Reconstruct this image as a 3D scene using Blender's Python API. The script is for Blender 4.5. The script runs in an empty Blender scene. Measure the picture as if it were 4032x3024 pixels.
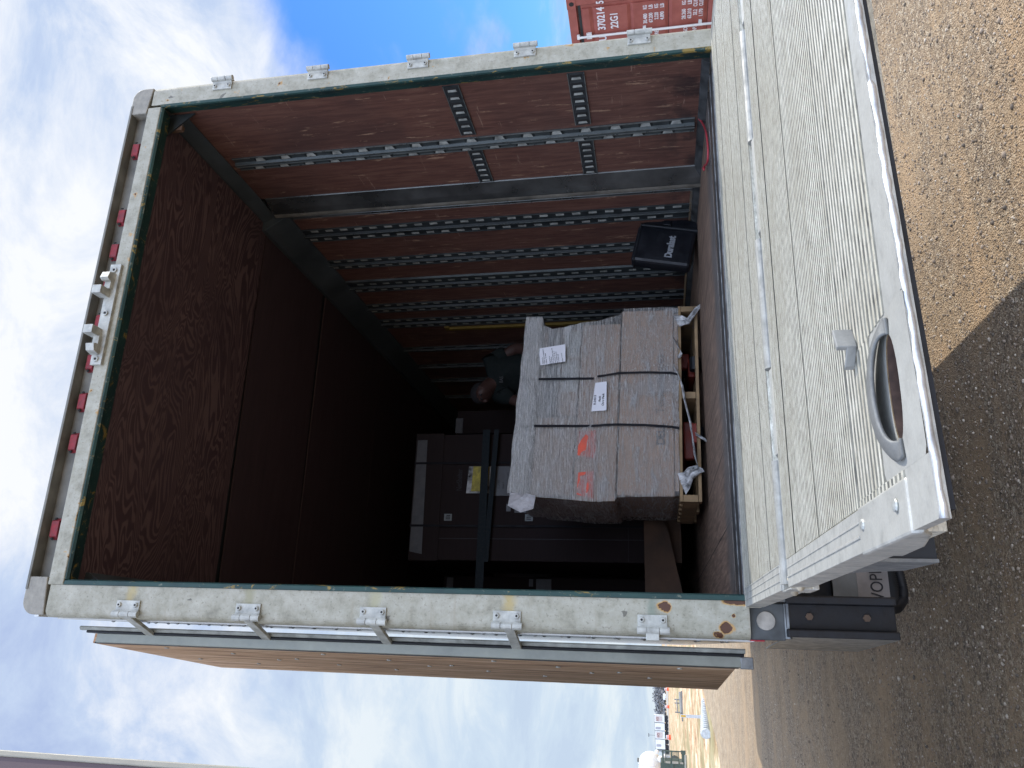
import bpy, bmesh, math, random
import numpy as np
from mathutils import Vector, Matrix
random.seed(7)
rng = np.random.default_rng(7)
S = bpy.context.scene
COL = S.collection
V = Vector

# ------------------------------------------------------------------ camera
def cam_axes(yaw, pitch, roll):
    cy, sy, cp, sp = math.cos(yaw), math.sin(yaw), math.cos(pitch), math.sin(pitch)
    f = V((sy*cp, cy*cp, sp)); r = V((cy, -sy, 0)); u = r.cross(f)
    cr, sr = math.cos(roll), math.sin(roll)
    return cr*r + sr*u, -sr*r + cr*u, f
CR, CU, CF = cam_axes(0.3233, 0.1893, -0.0279)
CPOS = V((-0.1546, -2.8258, 0.2823))
cd = bpy.data.cameras.new('camera'); cam = bpy.data.objects.new('camera', cd); COL.objects.link(cam)
# the photograph was taken with the phone turned, so the image's right is the world's down
M = Matrix((-CU, CR, -CF)).transposed().to_4x4(); M.translation = CPOS
cam.matrix_world = M
cd.sensor_width = 36; cd.lens = 27.25; cd.shift_x = 0.00608; cd.shift_y = 0.00184
cd.clip_start = 0.05; cd.clip_end = 6000
S.camera = cam

# ------------------------------------------------------------------ light
SUN_EL, SUN_AZ = math.radians(44), math.radians(5.3)     # azimuth measured from +X towards +Y
sdir = V((math.cos(SUN_EL)*math.cos(SUN_AZ), math.cos(SUN_EL)*math.sin(SUN_AZ), math.sin(SUN_EL)))
sl = bpy.data.lights.new('sun', 'SUN'); sl.energy = 4.2; sl.angle = math.radians(0.5); sl.color = (1, .955, .88)
so = bpy.data.objects.new('sun', sl); COL.objects.link(so)
so.rotation_euler = sdir.to_track_quat('Z', 'Y').to_euler(); so.location = (20, 0, 30)
S.view_settings.view_transform = 'Standard'; S.view_settings.look = 'None'
S.view_settings.exposure = 0.0; S.view_settings.gamma = 1

W = bpy.data.worlds.new('World'); S.world = W; W.use_nodes = True
def world():
    nt = W.node_tree; nt.nodes.clear(); N = nt.nodes.new; L = nt.links.new
    out = N('ShaderNodeOutputWorld')
    sky = N('ShaderNodeTexSky'); sky.sky_type = 'NISHITA'; sky.sun_disc = False
    sky.sun_elevation = SUN_EL; sky.sun_rotation = math.radians(90) - SUN_AZ
    sky.air_density = 1.3; sky.dust_density = .6; sky.ozone_density = 2.5
    b1 = N('ShaderNodeBackground'); b1.inputs[1].default_value = 0.15
    tn = N('ShaderNodeMix'); tn.data_type = 'RGBA'; tn.blend_type = 'MULTIPLY'; tn.inputs[0].default_value = 1; L(sky.outputs[0], tn.inputs[6]); tn.inputs[7].default_value = (.27, .56, 1.05, 1); L(tn.outputs[2], b1.inputs[0])
    tc = N('ShaderNodeTexCoord'); sep = N('ShaderNodeSeparateXYZ'); L(tc.outputs['Generated'], sep.inputs[0])
    def m(op, a, b=None, c=None):
        n = N('ShaderNodeMath'); n.operation = op
        for i, v in enumerate((a, b, c)):
            if v is None: continue
            if isinstance(v, (int, float)): n.inputs[i].default_value = v
            else: L(v, n.inputs[i])
        return n.outputs[0]
    z = m('ADD', m('MAXIMUM', sep.outputs[2], 0.0), 0.22)
    cmb = N('ShaderNodeCombineXYZ'); L(m('DIVIDE', sep.outputs[0], z), cmb.inputs[0]); L(m('DIVIDE', sep.outputs[1], z), cmb.inputs[1])
    def noise(scale, det, rough, dist, off):
        mp = N('ShaderNodeMapping'); mp.inputs[1].default_value = off; L(cmb.outputs[0], mp.inputs[0])
        n = N('ShaderNodeTexNoise'); L(mp.outputs[0], n.inputs[0]); n.inputs['Scale'].default_value = scale
        n.inputs['Detail'].default_value = det; n.inputs['Roughness'].default_value = rough; n.inputs['Distortion'].default_value = dist
        return n.outputs[0]
    def blob(d, lo, hi):
        v = N('ShaderNodeVectorMath'); v.operation = 'DOT_PRODUCT'; v.inputs[1].default_value = V(d).normalized(); L(tc.outputs['Generated'], v.inputs[0])
        r = N('ShaderNodeMapRange'); r.interpolation_type = 'SMOOTHSTEP'; r.inputs[1].default_value = lo; r.inputs[2].default_value = hi
        L(v.outputs['Value'], r.inputs[0]); return r.outputs[0]
    n1 = noise(1.5, 9, .58, .35, (3.1, 1.2, 0)); n2 = noise(1.1, 6, .55, .2, (0, 5, 0)); n3 = noise(3.0, 10, .66, .7, (7, 2, 0))
    blue = blob((0.715, 0.66, 0.23), .955, .995)
    haz = blob((-0.1, 0.99, 0.12), .90, 1.0)
    cov = m('ADD', n1, 0.27)
    cov = m('SUBTRACT', cov, m('MULTIPLY', blue, 0.44))
    r = N('ShaderNodeMapRange'); r.interpolation_type = 'SMOOTHSTEP'; r.inputs[1].default_value = .30; r.inputs[2].default_value = .62; L(cov, r.inputs[0])
    mask = m('MULTIPLY', r.outputs[0], 0.97)
    white = blob((0.45, 0.62, 0.66), .80, 1.0)
    t = m('ADD', m('MULTIPLY', m('SUBTRACT', n2, .5), 2.6), m('MULTIPLY', m('SUBTRACT', n3, .5), 2.6))
    t = m('ADD', m('ADD', t, .36), m('MULTIPLY', white, .34))
    t = m('ADD', t, m('MULTIPLY', haz, .25))
    cr = N('ShaderNodeValToRGB'); e = cr.color_ramp; e.elements[0].position = 0; e.elements[0].color = (.40, .50, .76, 1)
    e.elements[1].position = 1; e.elements[1].color = (.93, .95, .98, 1)
    k = e.elements.new(.45); k.color = (.55, .66, .86, 1)
    L(t, cr.inputs[0])
    mix2 = N('ShaderNodeMix'); mix2.data_type = 'RGBA'; L(m('MULTIPLY', haz, .6), mix2.inputs[0]); L(cr.outputs[0], mix2.inputs[6]); mix2.inputs[7].default_value = (.66, .78, .85, 1)
    b2 = N('ShaderNodeBackground'); L(mix2.outputs[2], b2.inputs[0]); 
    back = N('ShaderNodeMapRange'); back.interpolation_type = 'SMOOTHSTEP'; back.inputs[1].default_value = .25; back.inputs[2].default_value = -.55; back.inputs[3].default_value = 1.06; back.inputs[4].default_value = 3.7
    L(sep.outputs[1], back.inputs[0]); L(back.outputs[0], b2.inputs[1])     # added boost: unseen clouds behind the viewer brightened to fill the open box
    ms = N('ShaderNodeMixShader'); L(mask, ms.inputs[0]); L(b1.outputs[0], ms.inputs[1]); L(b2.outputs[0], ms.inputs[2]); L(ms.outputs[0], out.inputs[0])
world()

# ------------------------------------------------------------------ node material helper
class Mt:
    def __init__(s, name, rough=.7, metal=0., spec=.4):
        s.m = bpy.data.materials.new(name); s.m.use_nodes = True; s.t = s.m.node_tree; s.t.nodes.clear()
        s.out = s.N('ShaderNodeOutputMaterial'); s.p = s.N('ShaderNodeBsdfPrincipled'); s.L(s.p.outputs[0], s.out.inputs[0])
        s.p.inputs['Roughness'].default_value = rough; s.p.inputs['Metallic'].default_value = metal
        s.p.inputs['Specular IOR Level'].default_value = spec
        s.co = s.N('ShaderNodeTexCoord').outputs['Object']
    def N(s, k): return s.t.nodes.new(k)
    def L(s, a, b): s.t.links.new(a, b)
    def put(s, i, v):
        if isinstance(v, (int, float)): i.default_value = v
        elif isinstance(v, tuple): i.default_value = v if len(v) == 4 or i.type == 'VECTOR' else (*v, 1)
        else: s.L(v, i)
    def map(s, scale=(1, 1, 1), rot=(0, 0, 0), loc=(0, 0, 0), src=None):
        n = s.N('ShaderNodeMapping'); n.inputs['Scale'].default_value = scale; n.inputs['Rotation'].default_value = rot; n.inputs['Location'].default_value = loc
        s.L(src or s.co, n.inputs[0]); return n.outputs[0]
    def noise(s, scale=5, det=5, rough=.55, dist=0, vec=None, col=False):
        n = s.N('ShaderNodeTexNoise'); s.L(vec or s.co, n.inputs[0]); n.inputs['Scale'].default_value = scale; n.inputs['Detail'].default_value = det
        n.inputs['Roughness'].default_value = rough; n.inputs['Distortion'].default_value = dist; return n.outputs[1 if col else 0]
    def vor(s, scale=5, vec=None, out='Distance', feat='F1'):
        n = s.N('ShaderNodeTexVoronoi'); n.feature = feat; s.L(vec or s.co, n.inputs[0]); n.inputs['Scale'].default_value = scale; return n.outputs[out]
    def math(s, op, a, b=None, c=None):
        n = s.N('ShaderNodeMath'); n.operation = op
        for i, v in enumerate((a, b, c)):
            if v is not None: s.put(n.inputs[i], v)
        return n.outputs[0]
    def ss(s, v, lo, hi, a=0., b=1.):
        n = s.N('ShaderNodeMapRange'); n.interpolation_type = 'SMOOTHSTEP'
        s.put(n.inputs[0], v); n.inputs[1].default_value = lo; n.inputs[2].default_value = hi; n.inputs[3].default_value = a; n.inputs[4].default_value = b
        return n.outputs[0]
    def mix(s, f, a, b, mode='MIX'):
        n = s.N('ShaderNodeMix'); n.data_type = 'RGBA'; n.blend_type = mode; s.put(n.inputs[0], f); s.put(n.inputs[6], a); s.put(n.inputs[7], b); return n.outputs[2]
    def ramp(s, v, stops):
        n = s.N('ShaderNodeValToRGB'); s.L(v, n.inputs[0]); e = n.color_ramp
        while len(e.elements) < len(stops): e.elements.new(.5)
        for q, (p, c) in zip(e.elements, stops): q.position = p; q.color = (*c, 1)
        return n.outputs[0]
    def col(s, v): s.put(s.p.inputs['Base Color'], v)
    def rough(s, v): s.put(s.p.inputs['Roughness'], v)
    def bump(s, h, d=.002, st=1.):
        n = s.N('ShaderNodeBump'); n.inputs['Distance'].default_value = d; n.inputs['Strength'].default_value = st; s.L(h, n.inputs['Height']); s.L(n.outputs[0], s.p.inputs['Normal']); return n
    def sep(s, v=None):
        n = s.N('ShaderNodeSeparateXYZ'); s.L(v or s.co, n.inputs[0]); return n.outputs

def simple(name, c, rough=.6, metal=0., var=.18, scale=12, bump=0., spec=.4):
    m = Mt(name, rough, metal, spec); n = m.noise(scale, 6)
    d = tuple(x*(1-var*1.6) for x in c); l = tuple(min(1, x*(1+var)) for x in c)
    m.col(m.ramp(n, [(.3, d), (.7, l)]))
    m.rough(m.ss(n, .3, .7, max(.05, rough-.1), min(1, rough+.1)))
    if bump: m.bump(m.noise(scale*3, 5), bump)
    return m.m

def mat_frame_paint():
    m = Mt('weathered_white_paint', .5)
    x, y, z = m.sep()
    n = m.noise(14, 9, .7); f = m.noise(85, 5, .7)
    base = m.ramp(n, [(.32, (.195, .188, .15)), (.47, (.30, .295, .245)), (.54, (.33, .325, .28)), (.68, (.40, .395, .345))])
    base = m.mix(m.ss(f, .56, .66, 0, .8), base, (.17, .16, .125))
    st = m.noise(3, 6, .6, 0, m.map((.6, 1, 12)))
    base = m.mix(m.ss(st, .56, .72, 0, .5), base, (.26, .235, .18))
    # green and ochre weeping stains running from each hinge (hinges stand every 0.504 m)
    zz = m.math('FRACT', m.math('DIVIDE', m.math('SUBTRACT', m.math('ADD', z, m.math('MULTIPLY', m.math('SUBTRACT', n, .5), .05)), .31-.252), .504))
    d = m.math('ABSOLUTE', m.math('SUBTRACT', zz, .5))
    side = m.math('LESS_THAN', x, .1)
    sx = m.math('MULTIPLY', m.ss(m.math('ADD', d, m.math('MULTIPLY', m.math('SUBTRACT', m.noise(26, 5, .7), .5), .09)), .0, .065, 1, 0), m.math('MULTIPLY', m.math('GREATER_THAN', x, -.1), side))
    sc = m.ramp(m.math('FRACT', m.math('MULTIPLY', m.math('FLOOR', m.math('DIVIDE', m.math('SUBTRACT', z, .058), .504)), .381)), [(0, (.16, .2, .17)), (.4, (.40, .30, .10)), (.7, (.36, .33, .2)), (1, (.12, .2, .16))])
    base = m.mix(m.math('MULTIPLY', sx, .72), base, sc)
    # chips
    ch = m.noise(11, 3, .5, .6, m.map((1, 1, .8), loc=(3, 0, 0)))
    base = m.mix(m.math('MULTIPLY', m.ss(ch, .695, .705), .9), base, (.11, .105, .09))
    # rust towards the foot of the post
    rn = m.noise(13, 7, .55, .4, m.map((1, 1, 1), loc=(9.3, 2, 4.1)))
    low = m.ss(z, .02, .40, .05, -.30)
    rv = m.math('ADD', rn, m.math('MULTIPLY', low, side))
    def patch(cx, cz, rx, rz):
        dx = m.math('DIVIDE', m.math('SUBTRACT', x, cx), rx); dz = m.math('DIVIDE', m.math('SUBTRACT', z, cz), rz)
        d2 = m.math('ADD', m.math('MULTIPLY', dx, dx), m.math('MULTIPLY', dz, dz))
        return m.math('ADD', m.math('SUBTRACT', 1.0, d2), m.math('MULTIPLY', m.math('SUBTRACT', m.noise(17, 5, .6, .8), .5), 4.5))
    pk = m.math('MAXIMUM', patch(-.024, .268, .017, .022), m.math('MAXIMUM', patch(-.090, .064, .018, .021), m.math('MAXIMUM', patch(-.004, .02, .012, .06), patch(-.05, .04, .006, .006))))
    rv = m.math('MAXIMUM', rv, m.math('ADD', m.math('MULTIPLY', pk, .045), .655))
    rv = m.math('MULTIPLY', rv, m.ss(m.math('ADD', x, m.math('MULTIPLY', side, -10)), -1, 0, 1, .96))
    base = m.mix(m.ss(rv, .615, .655, 0, .85), base, (.42, .24, .07))
    base = m.mix(m.ss(rv, .655, .668), base, (.075, .032, .018))
    base = m.mix(1.0, base, (1.03, 1.0, .935), 'MULTIPLY')
    m.col(base); m.bump(m.math('ADD', n, m.math('MULTIPLY', m.ss(rv, .65, .67), -1.2)), .0015)
    return m.m

def mat_flaked_green():
    m = Mt('flaked_green_paint', .55); n = m.noise(16, 8, .7, 1.2, m.map((1, 1, .45)))
    b = m.ramp(m.noise(6, 5), [(.3, (.008, .028, .028)), (.7, (.018, .06, .05))])
    b = m.mix(m.ss(n, .585, .61, 0, .8), b, (.26, .17, .035)); b = m.mix(m.ss(m.noise(40, 5, .7), .60, .64, 0, .5), b, (.2, .2, .15))
    m.col(b); m.bump(n, .002); return m.m

def mat_ply_wall():
    m = Mt('red_brown_plywood_lining', .5)
    g = m.noise(5, 8, .65, .6, m.map((9, 9, .9))); f = m.noise(22, 6, .7, 0, m.map((12, 12, .7)))
    c = m.ramp(g, [(.25, (.064, .030, .024)), (.45, (.112, .050, .038)), (.55, (.14, .066, .048)), (.75, (.18, .095, .07))])
    c = m.mix(m.ss(f, .45, .7, 0, .4), c, (.165, .09, .07))
    kn = m.noise(1.6, 4, .5, .3); c = m.mix(m.ss(kn, .52, .75, 0, .6), c, (.06, .035, .032))
    s1 = m.noise(3.2, 8, .75, .2, m.map((1, 8, 1.2), loc=(1, 3, 2)))
    c = m.mix(m.ss(s1, .60, .64, 0, .5), c, (.52, .34, .22))
    s2 = m.noise(2.4, 7, .8, .2, m.map((1, 1.2, 14), rot=(.35, 0, 0)))
    c = m.mix(m.ss(s2, .635, .655, 0, .4), c, (.52, .37, .27))
    x, y, z = m.sep()
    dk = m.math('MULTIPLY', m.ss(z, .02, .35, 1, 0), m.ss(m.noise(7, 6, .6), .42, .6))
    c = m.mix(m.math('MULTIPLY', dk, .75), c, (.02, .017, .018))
    m.col(c); m.rough(m.ss(g, .3, .7, .55, .38)); m.bump(f, .0008); return m.m

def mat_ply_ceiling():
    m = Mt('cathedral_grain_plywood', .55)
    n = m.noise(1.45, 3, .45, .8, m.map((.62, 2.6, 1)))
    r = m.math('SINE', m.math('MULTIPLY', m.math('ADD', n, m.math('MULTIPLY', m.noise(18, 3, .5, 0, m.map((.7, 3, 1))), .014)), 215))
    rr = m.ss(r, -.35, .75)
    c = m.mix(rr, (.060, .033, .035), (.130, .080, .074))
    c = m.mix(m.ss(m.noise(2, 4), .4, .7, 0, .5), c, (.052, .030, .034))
    s = m.noise(2.1, 7, .8, .3, m.map((5, 1, 1), rot=(0, 0, .6))); c = m.mix(m.ss(s, .70, .712, 0, .5), c, (.42, .28, .17))
    m.col(c); return m.m

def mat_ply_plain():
    m = Mt('shade_toned_plywood', .55)  # panel colour lowered to stand for the dimmer light deep inside
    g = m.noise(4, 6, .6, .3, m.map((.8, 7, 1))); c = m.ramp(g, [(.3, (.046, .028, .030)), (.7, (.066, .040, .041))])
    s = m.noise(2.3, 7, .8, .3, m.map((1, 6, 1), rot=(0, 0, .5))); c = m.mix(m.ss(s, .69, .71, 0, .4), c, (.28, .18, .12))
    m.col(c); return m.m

def mat_door_ply():
    m = Mt('raw_door_plywood', .75)
    g = m.noise(7, 9, .72, .4, m.map((10, 3, .30))); f = m.noise(16, 7, .75, .2, m.map((10, 4, .30)))
    c = m.ramp(g, [(.36, (.24, .11, .05)), (.47, (.52, .31, .17)), (.56, (.68, .44, .27)), (.66, (.78, .57, .40))])
    c = m.mix(m.ss(f, .56, .68, 0, .65), c, (.58, .45, .34)); c = m.mix(m.ss(f, .3, .4, .5, 0), c, (.16, .075, .035))
    w = m.noise(2.2, 5, .6, .4, m.map((1, 1, .5), loc=(5, 5, 5))); c = m.mix(m.ss(w, .6, .64, 0, .45), c, (.12, .06, .03))
    m.col(c); m.bump(f, .002); return m.m

def mat_platform():
    m = Mt('worn_ribbed_aluminium', .55, .35, .5)
    sp = m.noise(95, 4, .75, 0, m.map((.35, 1.6, 1))); big = m.noise(2.2, 6, .6, .4)
    c = m.ramp(sp, [(.33, (.28, .275, .24)), (.46, (.56, .555, .50)), (.58, (.74, .735, .68)), (.68, (.95, .95, .90))])
    c = m.mix(m.ss(big, .40, .66, 0, .38), c, (.40, .36, .27)); st = m.noise(2.6, 7, .7, .2, m.map((.25, 5, 1))); c = m.mix(m.ss(st, .52, .66, 0, .35), c, (.33, .30, .23)); c = m.mix(1.0, c, (1.0, .965, .885), 'MULTIPLY')
    dd = m.vor(62, m.map((.6, 1, 1)), 'Distance'); c = m.mix(m.ss(dd, .05, .13, .42, 0), c, (.09, .085, .075))
    sc = m.noise(3, 5, .6, 2.2, m.map((1, 1, 1), loc=(2, 2, 0))); c = m.mix(m.math('MULTIPLY', m.ss(m.math('ABSOLUTE', m.math('SUBTRACT', sc, .5)), .0, .006, 1, 0), .3), c, (.16, .16, .15))
    m.col(c); m.rough(m.ss(sp, .3, .7, .68, .42)); m.bump(sp, .0012); return m.m

def mat_cast(name='cast_aluminium', c=(.50, .49, .44), rough=.50, metal=.4):
    m = Mt(name, rough, metal, .5); n = m.noise(22, 7, .65); b = m.noise(4, 5)
    k = m.ramp(n, [(.3, tuple(x*.6 for x in c)), (.55, c), (.8, tuple(min(1, x*1.35) for x in c))]); k = m.mix(m.ss(b, .5, .7, 0, .35), k, tuple(x*.55 for x in c))
    m.col(k); m.rough(m.ss(n, .3, .7, rough+.14, rough-.12)); m.bump(n, .002); return m.m

def mat_floor():
    m = Mt('worn_hardwood_floor', .75)
    x, y, z = m.sep(); g = m.noise(6, 8, .65, .4, m.map((9, .7, 1)))
    c = m.ramp(g, [(.3, (.08, .055, .04)), (.55, (.19, .125, .088)), (.75, (.32, .22, .15))])
    d = m.ss(m.math('ADD', y, m.math('MULTIPLY', m.noise(3, 5), .35)), .60, .85, .8, 0)
    g2 = m.noise(7, 8, .7, .2, m.map((.8, 12, 1)))
    sm_ = m.math('ABSOLUTE', m.math('SUBTRACT', m.math('FRACT', m.math('MULTIPLY', x, 3.1)), .5)); c = m.mix(m.ss(sm_, .485, .495), c, (.012, .01, .009))
    c = m.mix(d, c, m.ramp(g2, [(.4, (.04, .038, .035)), (.58, (.11, .105, .098)), (.70, (.34, .33, .31))]))
    m.col(c); m.bump(g, .0015); return m.m

def mat_gravel():
    m = Mt('sandy_gravel_ground', .95, 0, .15)
    x, y, z = m.sep()
    v1 = m.vor(115, out='Color'); v2 = m.vor(46, out='Color'); d1 = m.vor(115); d2 = m.vor(46)
    s = m.N('ShaderNodeSeparateColor'); m.L(v1, s.inputs[0]); s2 = m.N('ShaderNodeSeparateColor'); m.L(v2, s2.inputs[0])
    peb = m.ramp(s.outputs[0], [(.0, (.18, .148, .12)), (.3, (.28, .225, .175)), (.6, (.37, .30, .235)), (.85, (.46, .385, .31)), (1, (.66, .58, .48))])
    big = m.ramp(s2.outputs[0], [(.0, (.14, .125, .115)), (.5, (.34, .28, .23)), (1, (.60, .54, .46))])
    c = m.mix(m.math('GREATER_THAN', s2.outputs[1], .72), peb, big)
    c = m.mix(m.ss(d1, .40, .66, 0, .35), c, (.08, .06, .045))
    band = m.noise(1.1, 7, .65, 1.4, m.map((1, 1, 1), rot=(0, 0, .25), loc=(4, 1, 0)))
    fine = m.noise(160, 3, .6)
    sand = m.mix(fine, (.33, .245, .17), (.46, .36, .26))
    c = m.mix(m.ss(m.math('ADD', band, m.math('MULTIPLY', s.outputs[1], .14)), .53, .66, 0, .7), c, sand)
    spk = m.noise(28, 4, .75); c = m.mix(m.ss(spk, .36, .46, .45, 0), c, (.11, .09, .07)); c = m.mix(m.ss(spk, .56, .66, 0, .45), c, (.58, .51, .42))
    rut = m.noise(.9, 6, .65, .5, m.map((.5, 2.2, 1), rot=(0, 0, .12), loc=(2, 9, 0))); c = m.mix(m.ss(rut, .52, .64, 0, .45), c, (.45, .33, .225)); c = m.mix(m.ss(rut, .36, .46, .35, 0), c, (.17, .14, .115))
    # far away the stones melt into a pale warm tone
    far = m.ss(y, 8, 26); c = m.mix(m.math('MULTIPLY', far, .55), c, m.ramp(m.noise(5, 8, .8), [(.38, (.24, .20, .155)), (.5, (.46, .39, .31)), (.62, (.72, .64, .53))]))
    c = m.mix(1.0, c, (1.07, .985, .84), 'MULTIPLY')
    m.col(c); m.bump(m.math('ADD', m.math('MULTIPLY', d1, -1), m.math('MULTIPLY', d2, -.6)), .012, .9); return m.m

def mat_field():
    m = Mt('dry_grass_and_bare_earth', .95, 0, .1)
    a = m.noise(.30, 9, .66, .3, m.map((.8, .5, 1))); b = m.noise(.9, 9, .8, .2, m.map((1, .5, 1))); f = m.noise(5, 6, .75, 0, m.map((1, .5, 1)))
    c = m.ramp(b, [(.40, (.26, .15, .08)), (.47, (.50, .33, .19)), (.53, (.66, .47, .30)), (.60, (.84, .68, .48))])
    c = m.mix(m.ss(m.math('ADD', a, m.math('MULTIPLY', f, .12)), .52, .66, 0, .8), c, m.mix(f, (.20, .19, .09), (.38, .33, .18)))
    m.col(c); m.bump(b, .05); return m.m

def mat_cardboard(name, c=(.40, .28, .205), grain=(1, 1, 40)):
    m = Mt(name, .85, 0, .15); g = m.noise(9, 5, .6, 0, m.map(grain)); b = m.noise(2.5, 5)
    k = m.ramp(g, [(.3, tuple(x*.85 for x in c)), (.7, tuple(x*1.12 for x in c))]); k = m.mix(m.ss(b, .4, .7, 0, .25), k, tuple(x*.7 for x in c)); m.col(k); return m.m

def mat_film():
    m = Mt('stretch_film', .22, 0, .7)
    a = m.noise(3.4, 8, .78, .5, m.map((2.6, 2.6, 62), rot=(0, .10, 0))); b = m.noise(3.0, 8, .78, .9, m.map((2.4, 2.4, 70), rot=(0, -.20, 0), loc=(4, 1, 2)))
    c = m.noise(26, 7, .8, 2.4, m.map((1, 1, 1.8))); w = m.noise(1.9, 4, .6, .3)
    x, y, z = m.sep()
    up = m.ss(z, .40, .60, 0, .035)
    k = m.math('MAXIMUM', m.ss(m.math('ADD', a, up), .50, .68), m.ss(m.math('ADD', b, up), .51, .68))
    k = m.math('MAXIMUM', k, m.math('MULTIPLY', m.ss(c, .50, .66), m.ss(w, .45, .60)))
    fl = m.noise(4.0, 6, .8, .4, m.map((2.2, 2.2, 120), rot=(0, .07, 0), loc=(1, 7, 3)))
    k = m.math('MAXIMUM', k, m.ss(fl, .56, .62))  # thin white streaks put the film's glints into its colour
    k = m.math('ADD', m.math('MULTIPLY', k, .72), m.ss(z, .40, 1.0, .13, .30))
    m.col(m.mix(k, (.76, .745, .715), (.97, .96, .93)))
    wr = m.noise(5, 6, .6, 2.6, m.map((1, 1, 2.4)));
    cl = m.noise(2.3, 5, .6, 1.2); fd = m.noise(3.2, 6, .7, 1.0, m.map((1.1, 1.1, 7), rot=(0, .42, 0), loc=(3, 3, 0))); fe = m.noise(3.0, 6, .7, 1.2, m.map((1.0, 1.0, 9), rot=(0, -.30, 0), loc=(8, 3, 5))); k = m.math('ADD', k, m.math('MULTIPLY', m.math('MAXIMUM', m.ss(fd, .55, .66), m.ss(fe, .56, .66)), .55)); k = m.math('ADD', k, m.math('MULTIPLY', m.ss(cl, .5, .68), .22)); k = m.math('MINIMUM', m.math('ADD', k, .06), .96)
    m.rough(m.ss(c, .3, .7, .08, .30)); a = m.math('ADD', a, m.math('MULTIPLY', m.math('ABSOLUTE', m.math('SUBTRACT', wr, .5)), 2.5)); m.bump(m.math('ADD', a, m.math('ADD', b, m.math('MULTIPLY', c, .9))), .02, 1.)
    tr = m.N('ShaderNodeBsdfTransparent'); ms = m.N('ShaderNodeMixShader'); m.L(k, ms.inputs[0]); m.L(tr.outputs[0], ms.inputs[1]); m.L(m.p.outputs[0], ms.inputs[2]); m.L(ms.outputs[0], m.out.inputs[0])
    return m.m

MAT = dict(
 frame=mat_frame_paint(), green=mat_flaked_green(), ply=mat_ply_wall(), ceil=mat_ply_ceiling(), ceil2=mat_ply_plain(), doorply=mat_door_ply(),
 plat=mat_platform(), cast=mat_cast(), castd=mat_cast('dull_cast_metal', (.22, .23, .23), .5, .5), floor=mat_floor(), gravel=mat_gravel(), field=mat_field(),
 card=mat_cardboard('brown_cardboard'), card_shaded=mat_cardboard('rack_crate_cardboard', (.024, .017, .017)), film=mat_film(),  # crate cardboard lowered in colour for the light fading inside the box
 white=simple('white_enamel', (.66, .67, .66), .35, 0, .08, 8), alu=simple('plain_aluminium', (.52, .53, .52), .38, .5, .15, 9, .0006),
 alug=simple('grey_green_aluminium', (.24, .25, .215), .42, .3, .2, 7, .0006),
 rail=simple('painted_hinge_metal', (.42, .42, .38), .45, .1, .22, 30, .0008), chan=simple('grimy_channel_metal', (.17, .165, .145), .6, .1, .25, 10, .001),
 cap=simple('dull_corner_cap', (.29, .272, .232), .7, .1, .2, 30, .0006), red=simple('red_lamp_lens', (.22, .022, .030), .6, 0, .25, 40), dark=simple('black_rubber', (.012, .013, .016), .55, 0, .3, 20, .001),
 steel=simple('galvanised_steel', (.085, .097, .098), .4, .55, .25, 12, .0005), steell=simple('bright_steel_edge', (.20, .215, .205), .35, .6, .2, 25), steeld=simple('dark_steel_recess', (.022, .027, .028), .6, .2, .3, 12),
 black=simple('black_plastic', (.005, .006, .009), .42, 0, .2, 14), bolt=simple('zinc_bolt', (.45, .45, .41), .4, .5, .2, 60), hole=simple('bolt_socket', (.02, .02, .02), .8),
 wood=simple('pale_pallet_timber', (.27, .18, .095), .8, 0, .25, 9, .001), ramp=simple('ramp_plywood', (.12, .07, .045), .8, 0, .25, 5),
 paper=simple('white_paper', (.68, .67, .70), .7, 0, .05, 5), paleink=simple('pale_print', (.20, .21, .225), .6), ink=simple('black_ink', (.02, .02, .025), .6), strap=simple('black_strapping', (.008, .008, .011), .6, 0, .1, 20, 0, .15), web=simple('teal_webbing', (.006, .012, .016), .8, 0, .15, 60),
 orange=simple('orange_label', (.62, .075, .03), .5, 0, .2, 9), dell=simple('printed_grey_ink', (.075, .072, .07), .7), tape=simple('pale_tape', (.085, .085, .09), .5), yel=simple('yellow_bar_paint', (.17, .11, .018), .5), cord=simple('red_cord', (.33, .035, .045), .5),
 cont=None, jack=simple('orange_pallet_jack', (.20, .028, .016), .5), slate=simple('grey_plate', (.20, .21, .21), .5), olive=simple('olive_green_steel', (.05, .075, .06), .5, 0, .15, 3),
 tank=simple('white_tank_paint', (.72, .72, .69), .4, 0, .08, 1), fard=simple('underrun_black', (.03, .032, .035), .8), barrel=simple('orange_barrel', (.85, .12, .04), .5, 0, .1, 3), road=simple('pale_road', (.40, .37, .32), .9, 0, .12, .8),
 maroon=simple('dull_maroon_panel', (.085, .055, .06), .5, 0, .12, 3), cream=simple('cream_edge_trim', (.30, .285, .235), .5, 0, .12, 5), tree=simple('haze_tinted_foliage', (.30, .31, .32), .9, 0, .35, .25), pipe=simple('pipe_white', (.52, .54, .55), .5), piped=simple('pipe_groove', (.13, .18, .23), .6), ochre=simple('ochre_marker_paint', (.62, .36, .03), .5))

def mat_container():
    m = Mt('weathered_container_red', .55); n = m.noise(5, 7, .6)
    c = m.ramp(n, [(.3, (.24, .062, .048)), (.7, (.33, .098, .078))]); s = m.noise(7, 8, .7, .3, m.map((1, 1, .5)))
    m.col(m.mix(m.ss(s, .66, .70, 0, .7), c, (.10, .035, .02))); return m.m
MAT['cont'] = mat_container()

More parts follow.
